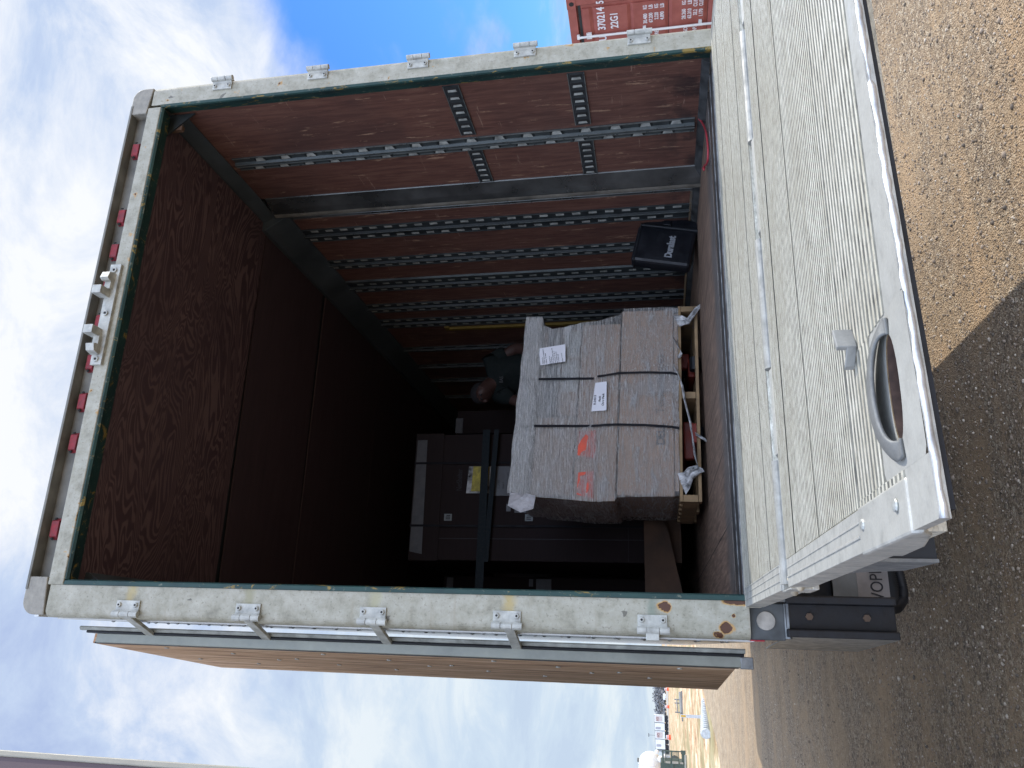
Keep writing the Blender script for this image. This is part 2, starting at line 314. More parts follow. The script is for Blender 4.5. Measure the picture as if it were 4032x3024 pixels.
# ------------------------------------------------------------------ mesh builder
class MB:
    def __init__(s): s.v = []; s.f = []; s.k = []; s.mi = 0; s.M = None
    def add(s, vs, fs, mi=None):
        o = len(s.v)
        if s.M is not None: vs = [tuple(s.M @ V(p)) for p in vs]
        s.v += [tuple(p) for p in vs]; s.f += [tuple(i+o for i in q) for q in fs]; s.k += [s.mi if mi is None else mi]*len(fs); return s
    def box(s, x0, x1, y0, y1, z0, z1, mi=None):
        return s.add([(x0, y0, z0), (x1, y0, z0), (x1, y1, z0), (x0, y1, z0), (x0, y0, z1), (x1, y0, z1), (x1, y1, z1), (x0, y1, z1)],
                     [(0, 3, 2, 1), (4, 5, 6, 7), (0, 1, 5, 4), (1, 2, 6, 5), (2, 3, 7, 6), (3, 0, 4, 7)], mi)
    def prism(s, pts, ax, a, b, mi=None):
        def P(p, t): q = list(p); q.insert(ax, t); return tuple(q)
        n = len(pts); ar = sum(pts[i][0]*pts[(i+1) % n][1]-pts[(i+1) % n][0]*pts[i][1] for i in range(n))
        if (ar < 0) != (ax == 1): pts = pts[::-1]
        vs = [P(p, a) for p in pts] + [P(p, b) for p in pts]
        fs = [tuple(range(n))[::-1], tuple(range(n, 2*n))] + [(i, (i+1) % n, n+(i+1) % n, n+i) for i in range(n)]
        return s.add(vs, fs, mi)
    def tube(s, pts, r, n=8, mi=None, cap=True):
        pts = [V(p) for p in pts]; rs = r if isinstance(r, (list, tuple)) else [r]*len(pts); vs = []; fs = []; prev = None
        for i, p in enumerate(pts):
            d = (pts[min(i+1, len(pts)-1)] - pts[max(i-1, 0)]).normalized()
            a = prev if prev else (V((0, 0, 1)) if abs(d.z) < .9 else V((1, 0, 0)))
            x = (a - d*a.dot(d)).normalized(); prev = x; y = d.cross(x)
            for k in range(n):
                t = 2*math.pi*k/n; vs.append(tuple(p + (x*math.cos(t) + y*math.sin(t))*rs[i]))
        for i in range(len(pts)-1):
            for k in range(n): fs.append((i*n+k, i*n+(k+1) % n, (i+1)*n+(k+1) % n, (i+1)*n+k))
        if cap: fs += [tuple(range(n))[::-1], tuple(range((len(pts)-1)*n, len(pts)*n))]
        return s.add(vs, fs, mi)
    def ball(s, c, r, n=8, m=6, mi=None, sc=(1, 1, 1)):
        vs = []; fs = []
        for i in range(m+1):
            a = math.pi*i/m
            for k in range(n): b = 2*math.pi*k/n; vs.append((c[0]+r*sc[0]*math.sin(a)*math.cos(b), c[1]+r*sc[1]*math.sin(a)*math.sin(b), c[2]+r*sc[2]*math.cos(a)))
        for i in range(m):
            for k in range(n): fs.append((i*n+k, (i+1)*n+k, (i+1)*n+(k+1) % n, i*n+(k+1) % n))
        return s.add(vs, fs, mi)
    def build(s, name, mats, parent=None, bevel=0, smooth=False, local=False):
        me = bpy.data.meshes.new(name); off = V((0, 0, 0))
        if parent is not None and not local:
            p = parent
            while p is not None: off += p.location; p = p.parent
        me.from_pydata([tuple(V(q)-off) for q in s.v], [], s.f)
        if not isinstance(mats, (list, tuple)): mats = [mats]
        for m in mats: me.materials.append(MAT[m] if isinstance(m, str) else m)
        if len(mats) > 1: me.polygons.foreach_set('material_index', s.k)
        if smooth: me.polygons.foreach_set('use_smooth', [True]*len(me.polygons))
        me.update(); o = bpy.data.objects.new(name, me); COL.objects.link(o)
        if parent is not None: o.parent = parent
        if bevel:
            b = o.modifiers.new('bevel', 'BEVEL'); b.width = bevel; b.segments = 2; b.limit_method = 'ANGLE'; b.angle_limit = .6
        return o

def tag(o, label=None, cat=None, group=None, kind=None):
    if label: o['label'] = label
    if cat: o['category'] = cat
    if group: o['group'] = group
    if kind: o['kind'] = kind
    return o
def thing(name, label, cat, loc=(0, 0, 0), group=None):
    o = bpy.data.objects.new(name, None); COL.objects.link(o); o.location = loc; o.empty_display_size = .1
    return tag(o, label, cat, group)
def text(name, body, size, mat, parent, org, right, up, ext=.0006, align='LEFT', local=False, xs=1.0, bold=0., fit=None):
    c = bpy.data.curves.new(name, 'FONT'); c.body = body; c.size = size; c.align_x = align; c.extrude = ext; c.offset = bold
    t = bpy.data.objects.new('tmp', c); COL.objects.link(t)
    dg = bpy.context.evaluated_depsgraph_get(); me = bpy.data.meshes.new_from_object(t.evaluated_get(dg)); bpy.data.objects.remove(t); bpy.data.curves.remove(c)
    if fit:
        xs_ = [v.co.x for v in me.vertices]; ys_ = [v.co.y for v in me.vertices]; w0, h0 = max(xs_)-min(xs_), max(ys_)-min(ys_)
        me.transform(Matrix.Translation((fit[0], fit[2], 0)) @ Matrix.Diagonal(((fit[1]-fit[0])/w0, (fit[3]-fit[2])/h0, 1, 1)) @ Matrix.Translation((-min(xs_), -min(ys_), 0)))
    right = V(right).normalized(); up = V(up); up = (up - right*up.dot(right)).normalized(); nn = right.cross(up)
    Mx = Matrix((right*xs, up, nn)).transposed().to_4x4(); Mx.translation = V(org); me.transform(Mx)
    if parent is not None and not local: 
        off = V((0, 0, 0)); p = parent
        while p is not None: off += p.location; p = p.parent
        me.transform(Matrix.Translation(-off))
    me.materials.clear(); me.materials.append(MAT[mat]); me.name = name
    o = bpy.data.objects.new(name, me); COL.objects.link(o); o.parent = parent; return o

GZ = -1.27
def gz(x, y):
    d = math.hypot(x, y)
    if d < 70: return GZ
    if d < 190: return GZ + .22*(d-70)/120
    return GZ + .22 + .75*min(1, (d-190)/600)

# ================================================================== SETTING
def ground():
    xs = sorted(set([round(v, 2) for v in list(np.linspace(-12, 14, 27)) + [s*t for s in (-1, 1) for t in (20, 30, 45, 70, 110, 170, 260, 400, 600, 1000, 1800, 3000)]]))
    ys = sorted(set([round(v, 2) for v in list(np.linspace(-12, 40, 53)) + [-3000, -600, -100, -30, 50, 60, 70, 90, 120, 150, 190, 230, 280, 350, 450, 600, 800, 1200, 2000, 3500]]))
    v = [(x, y, gz(x, y)-.008) for y in ys for x in xs]; n = len(xs)
    f = [(j*n+i, j*n+i+1, (j+1)*n+i+1, (j+1)*n+i) for j in range(len(ys)-1) for i in range(n-1)]
    b = MB(); b.add(v, f); tag(b.build('ground', 'field'), 'dry grass and bare earth field', kind='structure')
    # gravel yard: its far edge runs obliquely where the field begins
    edge = [(-40, 9.0), (-12, 13.5), (-6, 18.2), (-3.9, 21.0), (-2.95, 23.2), (-2.5, 25.5), (-2.12, 28.6), (-1.6, 31.5), (-.4, 35), (4, 42), (20, 52), (60, 60)]
    pts = []
    for (xa, ya), (xb, yb) in zip(edge, edge[1:]):
        k = max(2, int(math.hypot(xb-xa, yb-ya)/.35)); 
        for i in range(min(k, 40)):
            t = i/min(k, 40); pts.append((xa+(xb-xa)*t+random.uniform(-.05, .05), ya+(yb-ya)*t+random.uniform(-.12, .12)))
    poly = pts + [(60, 60), (60, -40), (-40, -40)]
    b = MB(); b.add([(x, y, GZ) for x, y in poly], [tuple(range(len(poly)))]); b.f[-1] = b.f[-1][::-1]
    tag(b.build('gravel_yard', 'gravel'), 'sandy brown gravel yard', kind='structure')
    # the far road
    b = MB(); p = []
    for x in np.linspace(-420, 300, 37):
        yc = 205 + (x+18)*-3.2*0 + 0; p.append(x)
    vs = []
    for x in p:
        for t in (208-x*.35, 300-x*.35*1.3): vs.append((x, t, gz(x, t)+.03))
    b.add(vs, [(2*i, 2*i+2, 2*i+3, 2*i+1) for i in range(len(p)-1)]); tag(b.build('road', 'road'), 'pale road crossing the field', kind='structure')
ground()

def pebbles():
    # loose stones on the near gravel, real geometry
    ico = bmesh.new(); bmesh.ops.create_icosphere(ico, subdivisions=1, radius=1); bv = np.array([v.co[:] for v in ico.verts]); bf = np.array([[v.index for v in f.verts] for f in ico.faces]); ico.free()
    nA, nB = 22000, 6000
    x = np.concatenate([rng.uniform(-2.2, 4.2, nA), rng.uniform(-3.5, 5.5, nB)]); y = np.concatenate([rng.uniform(-.4, 3.4, nA)**1., rng.uniform(3, 11, nB)])
    r = np.clip(rng.lognormal(math.log(.0046), .40, nA+nB), .003, .019); r[nA:] *= 1.35
    n = nA+nB; sc = rng.uniform(.65, 1.25, (n, 3)); sc[:, 2] *= .65; an = rng.uniform(0, 6.28, n)
    P = bv[None]*sc[:, None]*r[:, None, None]*(1+rng.uniform(-.14, .14, (n, len(bv), 1)))
    c, s = np.cos(an)[:, None], np.sin(an)[:, None]; X = P[..., 0]*c-P[..., 1]*s+x[:, None]; Y = P[..., 0]*s+P[..., 1]*c+y[:, None]; Z = P[..., 2]+GZ+r[:, None]*.25
    vs = np.stack([X, Y, Z], -1).reshape(-1, 3); fs = (bf[None]+(np.arange(n)*len(bv))[:, None, None]).reshape(-1, 3)
    me = bpy.data.meshes.new('loose_gravel'); me.vertices.add(len(vs)); me.vertices.foreach_set('co', vs.ravel()); me.loops.add(len(fs)*3); me.loops.foreach_set('vertex_index', fs.ravel())
    me.polygons.add(len(fs)); me.polygons.foreach_set('loop_start', np.arange(len(fs))*3); me.update(calc_edges=True)
    m = Mt('loose_stone', .9, 0, .2); g = m.N('ShaderNodeNewGeometry'); m.col(m.ramp(g.outputs['Random Per Island'], [(0, (.15, .125, .10)), (.3, (.27, .21, .155)), (.7, (.38, .30, .225)), (1, (.62, .53, .42))])); me.materials.append(m.m)
    o = bpy.data.objects.new('loose_gravel', me); COL.objects.link(o); tag(o, 'loose stones scattered over the gravel yard', 'gravel', kind='stuff')
pebbles()

# ================================================================== BOX TRUCK
H, WI = 2.6455, 2.30
LEN = 8.6
T = thing('box_truck', 'white box truck with its rear doors open and red-brown plywood inside', 'truck')

def post(side):
    # profile in XY: flat face towards the camera, outer corner rounded
    b = MB(); pr = []
    x_in, x_out = 0.0, -.126
    pr = [(x_in+.0, .0), (x_in+.004, .035), (x_in+.004, .075)]
    arc = [(x_out+.032-.032*math.sin(a), .032-.032*math.cos(a)) for a in np.linspace(0, math.pi/2, 7)]
    pr = [(x_in, .075), (x_in, 0)] + arc + [(x_out, .075)]
    if side > 0: pr = [(WI-x, y) for x, y in pr]
    b.prism(pr, 2, -.012, 2.70); o = b.build('rear_post', 'frame', T, smooth=False)
    # green inner lip, standing proud on the opening side
    g = MB()
    if side < 0: g.prism([(0.001, -.004), (.017, .0), (.022, .012), (.022, .072), (.001, .072)], 2, 0, 2.64)
    else: g.prism([(WI-.001, .0), (WI-.001, .088), (WI+.033, .090), (WI+.033, .086), (WI+.006, .010), (WI+.002, 0)], 2, 0.0, 2.64)
    g.build('post_lip', 'green', T); return o
post(-1); 
# right post: its opening side is a splayed green jamb running back to the plywood
b = MB(); arc = [(2.426-.032+.032*math.sin(a), .032-.032*math.cos(a)) for a in np.linspace(0, math.pi/2, 7)]
b.prism([(2.345, .075), (2.313, 0)] + arc + [(2.426, .075)], 2, -.012, 2.70); b.build('rear_post', 'frame', T)
b = MB(); b.prism([(2.313, -.001), (2.303, .004), (2.301, .012), (2.309, .030), (2.322, .060), (2.3295, .088), (2.345, .088), (2.345, .078), (2.3145, .0)], 2, .0, 2.65); b.build('post_lip', 'green', T)
# header
b = MB(); b.box(.0, 2.302, .0, .06, H, 2.716); b.build('rear_header', 'frame', T, .004)
b = MB(); b.prism([(.004, H-.006), (.012, H-.014), (.03, H-.006), (.088, H+.006), (.088, H+.03), (.004, H+.01)], 0, .022, 2.30); b.build('header_lip', 'green', T)
# marker lamp channel over the header, recessed, with a projecting top flange
b = MB(); b.box(-.02, 2.32, .045, .06, 2.719, 2.80); b.box(-.02, 2.32, -.005, .06, 2.80, 2.812); b.box(-.02, 2.32, .035, .045, 2.735, 2.742); b.build('lamp_channel', 'chan', T, .002)
for sx, xa, xb in ((-1, -.118, .03), (1, 2.27, 2.418)):
    b = MB(); n = 7; cx = xa+.055 if sx < 0 else xb-.055
    arc = [(cx+sx*.055*math.sin(a), 2.757+.055*math.cos(a)) for a in np.linspace(0, math.pi/2, n)]
    pr = [((xb if sx < 0 else xa), 2.812)] + arc + [(cx+sx*.055, 2.705), ((xb if sx < 0 else xa), 2.721)]
    b.prism(pr, 1, -.002, .30); b.build('corner_cap', 'cap', T, .004)
lampx = [2.079, 1.709, 1.525, 1.336, 1.163, .969, .784, .599, .227]
for x in lampx:
    b = MB(); b.prism([(x-.046, .044), (x-.032, .022), (x+.032, .022), (x+.046, .044)], 2, 2.742, 2.778)
    b.tube([(x-.04, .028, 2.763), (x-.044, .024, 2.763)], .007, 8, 1); b.tube([(x+.04, .028, 2.763), (x+.044, .024, 2.763)], .007, 8, 1)
    b.build('marker_lamp', ['red', 'hole'], T, .003)
# twin lock keeper casting on the header
b = MB(); b.box(.94, 1.43, -.014, .0, 2.672, 2.726)
for x in (1.40, 1.185, .965): b.tube([(x, -.015, 2.70), (x, -.020, 2.70)], .013, 10); b.tube([(x, -.0205, 2.70), (x, -.022, 2.70)], .006, 8, 1)
b.box(1.262, 1.30, -.075, -.014, 2.700, 2.745); b.box(1.070, 1.108, -.075, -.014, 2.700, 2.745)
b.prism([(1.385, -.014), (1.375, -.050), (1.345, -.060), (1.335, -.045), (1.34, -.014)], 2, 2.69, 2.73); b.prism([(.985, -.014), (.995, -.050), (1.025, -.060), (1.03, -.045), (1.03, -.014)], 2, 2.69, 2.73)
b.box(1.30, 1.34, -.032, -.014, 2.692, 2.722); b.box(1.03, 1.07, -.032, -.014, 2.692, 2.722); b.build('lock_keeper', ['rail', 'hole'], T, .005)

# hinges --------------------------------------------------------------
def hinge(x, z, s):
    b = MB()
    b.box(x-s*.0, x+s*.0001, 0, 0, z, z) if False else None
    x0, x1 = sorted((x+s*.004, x-s*.034))
    b.box(x0, x1, -.007, .0005, z-.050, z+.050)
    for dz in (-.036, .036):
        b.tube([(x-s*.017, -.007, z+dz), (x-s*.017, -.015, z+dz)], [.010, .008], 10); b.tube([(x-s*.017, -.0152, z+dz), (x-s*.017, -.0162, z+dz)], .0045, 6, 1)
    xk = x + s*.018
    b.prism([(x+s*.0, -.007), (xk, -.024), (xk+s*.008, -.016), (x+s*.004, 0)], 2, z-.050, z+.050)
    for za, zb in ((-.058, -.024), (-.022, .018), (.020, .052)): b.tube([(xk, -.018, z+za), (xk, -.018, z+zb)], .0125, 12)
    return b, xk
for i, z in enumerate((2.331, 1.819, 1.320, .819, .311)):
    b, xk = hinge(-.088, z, -1); o = b.build('door_hinge', ['rail', 'hole'], T, .0015)
    a = MB(); 
    if i < 4: a.prism([(xk+.006, -.026), (xk-.012, -.02), (xk-.080, .155), (xk-.068, .16)], 2, z-.030, z+.006)
    else: a.box(xk-.032, xk+.008, -.026, .10, z-.022, z+.022)
    a.build('hinge_strap', ['rail', 'hole'], o, .002)
for z in (2.323, 1.823, 1.324, .818, .307):
    b, xk = hinge(2.398, z, 1); o = b.build('door_hinge', ['rail', 'hole'], T, .0015)
    a = MB(); a.prism([(xk, -.028), (xk+.010, -.02), (xk+.050, .055), (xk+.03, .06)], 2, z-.020, z+.020); a.build('hinge_strap', 'rail', o, .002)

# box skins -------------------------------------------------------------
b = MB(); b.box(-.131, -.119, .076, LEN, -.03, 2.70)
for y in (.22, .46): 
    for k in range(26): b.ball((-.132, y, .05+k*.10), .008, 6, 4, sc=(.6, 1, 1))
b.build('side_panel', 'white', T)
b = MB(); b.box(2.419, 2.431, .076, LEN, -.25, 2.70); b.build('side_panel', 'white', T)
b = MB(); b.box(-.125, 2.425, .062, LEN, 2.78, 2.80); b.box(-.127, -.108, .31, LEN, 2.702, 2.775); b.box(2.408, 2.427, .31, LEN, 2.702, 2.775); b.build('roof', 'white', T)
b = MB(); b.box(-.118, 2.418, LEN-.02, LEN+.02, -.03, 2.775); b.build('front_wall', 'ceil2', T)
# chassis, wheels and cab, hidden in front of the box but real
b = MB(); b.box(.62, .72, .6, 11.6, -.45, -.22); b.box(1.55, 1.65, .6, 11.6, -.45, -.22)
for y in np.arange(1.2, 8.4, .9): b.box(-.1, 2.40, y, y+.06, -.20, -.10)
b.build('chassis', 'fard', T)
b = MB(); b.prism([(8.62, -1.1), (12.3, -.9), (12.5, .1), (12.4, .55), (11.4, .75), (10.9, 1.55), (8.64, 1.75)], 0, .02, 2.28); b.prism([(8.64, 1.752), (10.8, 1.56), (9.3, 2.5), (8.64, 2.6)], 0, .25, 2.05); b.build('cab', 'white', T, .05)
for y in (6.6, 11.3):
    for x in (.12, 2.18):
        b = MB(); b.tube([(x-.14, y, GZ+.5), (x+.14, y, GZ+.5)], .5, 28); b.build('wheel', 'dark', T, .03)

def mat_threshold():
    m = Mt('scuffed_dark_threshold', .85, 0, .2); g = m.noise(9, 9, .75, .3, m.map((.7, 9, 1))); w = m.noise(5, 5, .6, .2, m.map((.35, 3, 1)))
    c = m.ramp(g, [(.40, (.012, .011, .011)), (.52, (.035, .033, .031)), (.60, (.10, .096, .09)), (.70, (.30, .29, .27))])
    c = m.mix(m.ss(w, .5, .6, 0, .7), c, (.10, .066, .045)); m.col(c); m.bump(g, .002); return m.m
# floor ---------------------------------------------------------------
b = MB(); b.box(.0, 2.34, .33, LEN-.02, -.05, .0); b.build('cargo_floor', 'floor', T)
b = MB(); b.box(.0, 2.31, .045, .328, -.06, -.003)
b.build('threshold_plate', mat_threshold(), T)
b = MB(); b.box(0.0, 2.31, .024, .036, -.06, .002); b.box(0.003, 2.309, .17, .176, -.003, .001); b.build('threshold_strip', simple('worn_edge_strip', (.16, .16, .155), .7, .1, .5, 20), T, .001)
b = MB(); b.box(.0, 2.418, .005, .021, -.13, -.014); b.build('rear_sill', 'castd', T)

# right wall lining -----------------------------------------------------
WX = 2.33
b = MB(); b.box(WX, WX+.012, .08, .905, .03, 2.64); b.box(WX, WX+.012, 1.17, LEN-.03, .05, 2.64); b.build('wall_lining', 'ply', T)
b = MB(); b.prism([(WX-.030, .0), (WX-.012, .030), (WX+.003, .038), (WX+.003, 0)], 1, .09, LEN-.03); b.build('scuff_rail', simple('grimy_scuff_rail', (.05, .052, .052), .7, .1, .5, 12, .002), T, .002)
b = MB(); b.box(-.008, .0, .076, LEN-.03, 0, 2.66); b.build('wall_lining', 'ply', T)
# vertical load tracks
TRK = simple('dark_track_paint', (.030, .036, .038), .5, .2, .3, 12)
SLOT = simple('bare_slot_metal', (.36, .37, .34), .5, .0, .3, 30)
def track(y0, y1, pitch, z0=.05, z1=2.545, wide=False, phase=0.):
    b = MB(); w = y1-y0; yc = (y0+y1)/2
    b.box(WX-.004, WX, y0, y1, z0, z1, 0 if wide else 4)
    e_ = 1 if wide else 0; b.box(WX-.009, WX-.004, y0, y0+.004, z0, z1, e_); b.box(WX-.009, WX-.004, y1-.004, y1, z0, z1, e_)
    rw = w*(.16 if wide else .09)
    b.prism([(WX-.004, yc-rw), (WX-.018, yc-rw*.7), (WX-.018, yc+rw*.7), (WX-.004, yc+rw)], 2, z0, z1, 0 if wide else 4)
    b.box(WX-.0205, WX-.018, yc-rw*.7, yc-rw*.45, z0, z1, 1)  # bright strip, a highlight on the ridge made by colour
    if not wide: b.f = b.f; 
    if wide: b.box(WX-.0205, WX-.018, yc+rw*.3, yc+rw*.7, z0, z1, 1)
    k = 0; z = z0+pitch*.6+phase
    while z < z1-.05:
        for s, dz in ((-1, 0), (1, pitch*.5 if not wide else pitch*.27)):
            c = yc+s*w*(.335); h = pitch*(.18 if wide else .25); ww = w*(.12 if wide else .075)
            zz = z+dz
            if zz > z1-.05: continue
            if wide: b.box(WX-.0062, WX-.004, c-ww*1.15, c+ww*1.3, zz-h*1.3, zz+h*1.3, 2)
            if wide: b.add([(WX-.0066, c-ww*.9, zz-h*.7), (WX-.0066, c-ww*.9, zz+h*.7), (WX-.0072, c+ww*1.3, zz+h*1.0), (WX-.0072, c+ww*1.3, zz-h*1.0)], [(0, 1, 2, 3)], 3)
            else: b.add([(WX-.0046, c-ww, zz-h), (WX-.0046, c-ww, zz+h), (WX-.0050, c+ww, zz+h), (WX-.0050, c+ww, zz-h)], [(0, 1, 2, 3)], 3)
        z += pitch
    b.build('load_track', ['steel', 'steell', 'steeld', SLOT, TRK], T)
track(.494, .600, .1497, wide=True)
for (a, c, ph) in ((1.290, 1.443, .01), (1.717, 1.846, .03), (2.085, 2.235, .0), (2.47, 2.625, .02), (2.775, 2.95, .04)): track(a, c, .1000, phase=ph)
for (a, c) in ((3.42, 3.52), (3.88, 3.98), (4.30, 4.40), (4.85, 4.95), (5.5, 5.6), (6.3, 6.4)): track(a, c, .2)
# grey pilaster beside the sixth metre
b = MB(); b.prism([(WX-.002, 2.04), (WX-.014, 2.05), (WX-.014, 2.075), (WX-.002, 2.082)], 2, .05, 2.53); b.build('wall_trim', 'steel', T)
# horizontal slotted straps between the door jamb and the first post
def hstrap(ya, yb, z, n, hw=.040):
    b = MB(); b.box(WX-.005, WX, ya, yb, z-hw, z+hw, 0)
    b.box(WX-.007, WX-.005, ya, yb, z-hw, z-hw+.004, 1); b.box(WX-.007, WX-.005, ya, yb, z+hw-.004, z+hw, 1)
    p = (yb-ya)/n
    for i in range(n):
        y = ya+(i+.5)*p; h = hw*.58
        b.box(WX-.0065, WX-.005, y-p*.30, y+p*.30, z-h*1.2, z+h*1.2, 2)
        b.add([(WX-.0068, y-p*.03, z-h*.85), (WX-.0068, y-p*.03, z+h*.85), (WX-.0072, y+p*.26, z+h), (WX-.0072, y+p*.26, z-h)], [(0, 1, 2, 3)], 3)
    b.build('slotted_strap', [simple('black_oxide_steel', (.05, .057, .06), .45, .4, .2, 14), 'steell', 'hole', SLOT], T)
hstrap(.094, .470, 1.190, 7); hstrap(.094, .470, .598, 7); hstrap(.602, .905, 1.188, 6); hstrap(.602, .905, .598, 6)
# curved door-header post standing out of the lining
b = MB(); b.prism([(WX+.004, .905), (WX-.006, .908), (WX-.030, .985), (WX-.040, 1.04), (WX-.040, 1.058), (WX-.022, 1.075), (WX-.022, 1.085), (WX+.02, 1.10), (WX+.02, 1.165), (WX+.004, 1.17), (WX+.04, 1.172), (WX+.04, .905)], 2, .0, 2.56)
b.build('track_post', simple('brushed_dark_steel', (.15, .155, .15), .34, .75, .3, 5), T, .003)
b = MB(); b.prism([(WX-.0405, 1.028), (WX-.046, 1.042), (WX-.047, 1.056), (WX-.0405, 1.062)], 2, .0, 2.555); b.build('crest_highlight', simple('crest_highlight_metal', (.20, .185, .155), .4, .4, .3, 8), T)  # lighter strip puts the crest's highlight into the metal colour
# ceiling -----------------------------------------------------------------
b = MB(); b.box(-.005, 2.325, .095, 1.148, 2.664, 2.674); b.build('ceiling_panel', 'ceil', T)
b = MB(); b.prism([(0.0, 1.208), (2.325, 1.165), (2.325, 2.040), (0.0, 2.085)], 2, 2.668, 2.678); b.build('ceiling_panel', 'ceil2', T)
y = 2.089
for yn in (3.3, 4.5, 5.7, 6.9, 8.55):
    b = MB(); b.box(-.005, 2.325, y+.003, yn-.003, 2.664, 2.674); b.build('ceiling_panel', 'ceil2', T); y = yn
b = MB(); b.box(-.005, 2.33, .08, LEN-.03, 2.685, 2.70); b.build('roof_lining', 'steeld', T)
# cove rail along the right top corner
rl = simple('blue_grey_cove_rail', (.075, .09, .10), .5, .3, .2, 5)
b = MB(); b.prism([(2.332, 2.585), (2.322, 2.585), (2.284, 2.650), (2.284, 2.666), (2.332, 2.666)], 1, .14, 1.10); b.build('cove_rail', rl, T, .002)
b = MB(); b.prism([(2.334, 2.500), (2.318, 2.502), (2.235, 2.640), (2.225, 2.640), (2.225, 2.667), (2.334, 2.667)], 1, 1.10, LEN-.03); b.build('cove_rail', rl, T, .002)
b = MB(); b.prism([(0, 2.58), (.02, 2.58), (.06, 2.65), (.06, 2.666), (0, 2.666)], 1, .14, LEN-.03); b.build('cove_rail', rl, T, .002)
# spring catch up in the corner
b = MB(); b.box(2.235, 2.262, .10, .125, 2.585, 2.655, 1)
b.tube([(2.275, .12, 2.600), (2.285, .12, 2.628)], .013, 10); b.tube([(2.274, .105, 2.598), (2.274, .099, 2.598)], .008, 8, 2); b.build('door_catch', ['steell', 'ramp', 'hole'], T, .003)
b = MB(); b.prism([(2.20, 2.66), (2.32, 2.66), (2.32, 2.52)], 1, .092, .10); b.build('corner_gusset', 'steeld', T)

# door leaves ---------------------------------------------------------------
def door(hx, hy, fx, fy, s):
    d = V((fx-hx, fy-hy, 0)); L = d.length; d.normalize(); n = V((-d.y, d.x, 0))*s  # n points away from the plywood face
    def P(a, c): q = V((hx, hy, 0)) + d*a + n*c; return (q.x, q.y)
    root = None
    b = MB(); b.prism([P(.002, .032), P(L, .032), P(L, .040), P(.002, .040)], 2, .015, 2.60); o = b.build('cargo_door', 'white', T)
    b = MB(); b.prism([P(-.001, -.004), P(.010, -.006), P(.012, .031), P(-.001, .031)], 2, .012, 2.560); b.build('edge_rail', 'alug', o, .002)
    b = MB(); b.prism([P(-.003, .0415), P(-.010, .052), P(-.004, .058), P(.012, .055), P(.012, .0415)], 2, -.005, 2.645); b.build('edge_seal', simple('grey_edge_seal', (.30, .31, .28), .6, 0, .25, 20), o, .002)
    b = MB(); b.prism([P(-.0025, .0315), P(-.005, .036), P(-.0025, .041), P(.008, .041), P(.008, .0315)], 2, .0, 2.61); b.prism([P(.0105, -.0075), P(.018, -.0075), P(.018, .0), P(.0105, .0)], 2, .02, 2.57); b.build('edge_gasket', 'dark', o)
    b = MB(); zs = [.03+2.555*i/70 for i in range(71)]; vs = []
    for i, z in enumerate(zs):
        q = P(L+random.uniform(-.004, .003), -.006); vs += [(*P(.0185, -.006), z), (*q, z)]
    b.add(vs, [(2*i, 2*i+1, 2*i+3, 2*i+2) for i in range(70)]); b.prism([P(.0185, -.0055), P(L-.006, -.0055), P(L-.006, .031), P(.0185, .031)], 2, .031, 2.584); b.build('door_lining', 'doorply', o)
    b = MB(); b.box(hx-.010, hx+.030, hy-.0, hy+.05, -.03, .014); b.build('door_foot', 'castd', o, .003)
    for k, (a, z) in enumerate([(.09+.13*(q % 3)+.33*(q % 2), .22+q*.115) for q in range(20)]):
        m = MB(); c = P(a, -.006); m.tube([(c[0], c[1], z), (P(a, -.010)[0], P(a, -.010)[1], z)], .010, 8); m.build('lining_rivet', 'bolt', o)
    return o
door(-.212, .145, -.335, 1.20, -1)
b = MB(); b.box(2.436, 2.470, .085, 1.24, .01, 2.60); o = b.build('cargo_door', 'white', T, .004)
b = MB(); b.box(2.434, 2.458, .070, .084, .0, 2.585); b.build('edge_seal', 'chan', o, .003)

# tail lift -------------------------------------------------------------------
def ribs(y0, y1, pitch, h, z, flats=()):
    pts = []; y = y0
    while y < y1-pitch*.5:
        if any(a <= y <= c for a, c in flats): pts += [(y, z+h*.55), (y+pitch, z+h*.55)]
        else: pts += [(y, z), (y+pitch*.10, z+h), (y+pitch*.58, z+h), (y+pitch*.68, z)]
        y += pitch
    pts.append((y1, z)); return pts
XL, XR = -.022, 2.335
GROOVE = simple('dirty_shaded_groove', (.20, .19, .155), .8, .1, .4, 30)  # groove colour holds both dirt and the shade between ribs
def ribbed(b, y0, y1, pitch, h, th, xa, xb, flats=()):
    top = ribs(y0, y1, pitch, h, 0, flats); o = len(b.f); b.prism([(y0, -th)] + top + [(y1, -th)], 0, xa, xb)
    for i in range(o, len(b.f)):
        f = b.f[i]
        if len(f) == 4 and max(b.v[q][2] for q in f) < h*.2 and min(b.v[q][2] for q in f) > -th*.5: b.k[i] = 1
        elif len(f) == 4 and min(b.v[q][2] for q in f) > -h*.1 and max(b.v[q][2] for q in f) - min(b.v[q][2] for q in f) > h*.5: b.k[i] = 1
    return b
def deck(name, y0, y1, pitch, h, th, flats=()): return ribbed(MB(), y0, y1, pitch, h, th, XL+.062, XR-.06, flats)
L = bpy.data.objects.new('tail_lift', None); COL.objects.link(L); L.parent = T
# extruded planks: the first section joins the sill, the second folds out
b = deck('deck', -.862, -.055, .0088, .0022, .045, ((-.70, -.69), (-.44, -.43), (-.2, -.19))); b.build('deck_plate', ['plat', GROOVE], L)
b = MB(); b.box(XL+.0, XR, -.054, .004, -.05, .0005); b.build('deck_lip', 'plat', L, .003)
b = deck('deck', -1.655, -.965, .0138, .0030, .038, ((-1.10, -1.09), (-1.36, -1.35))); b.build('deck_plate', ['plat', GROOVE], L)
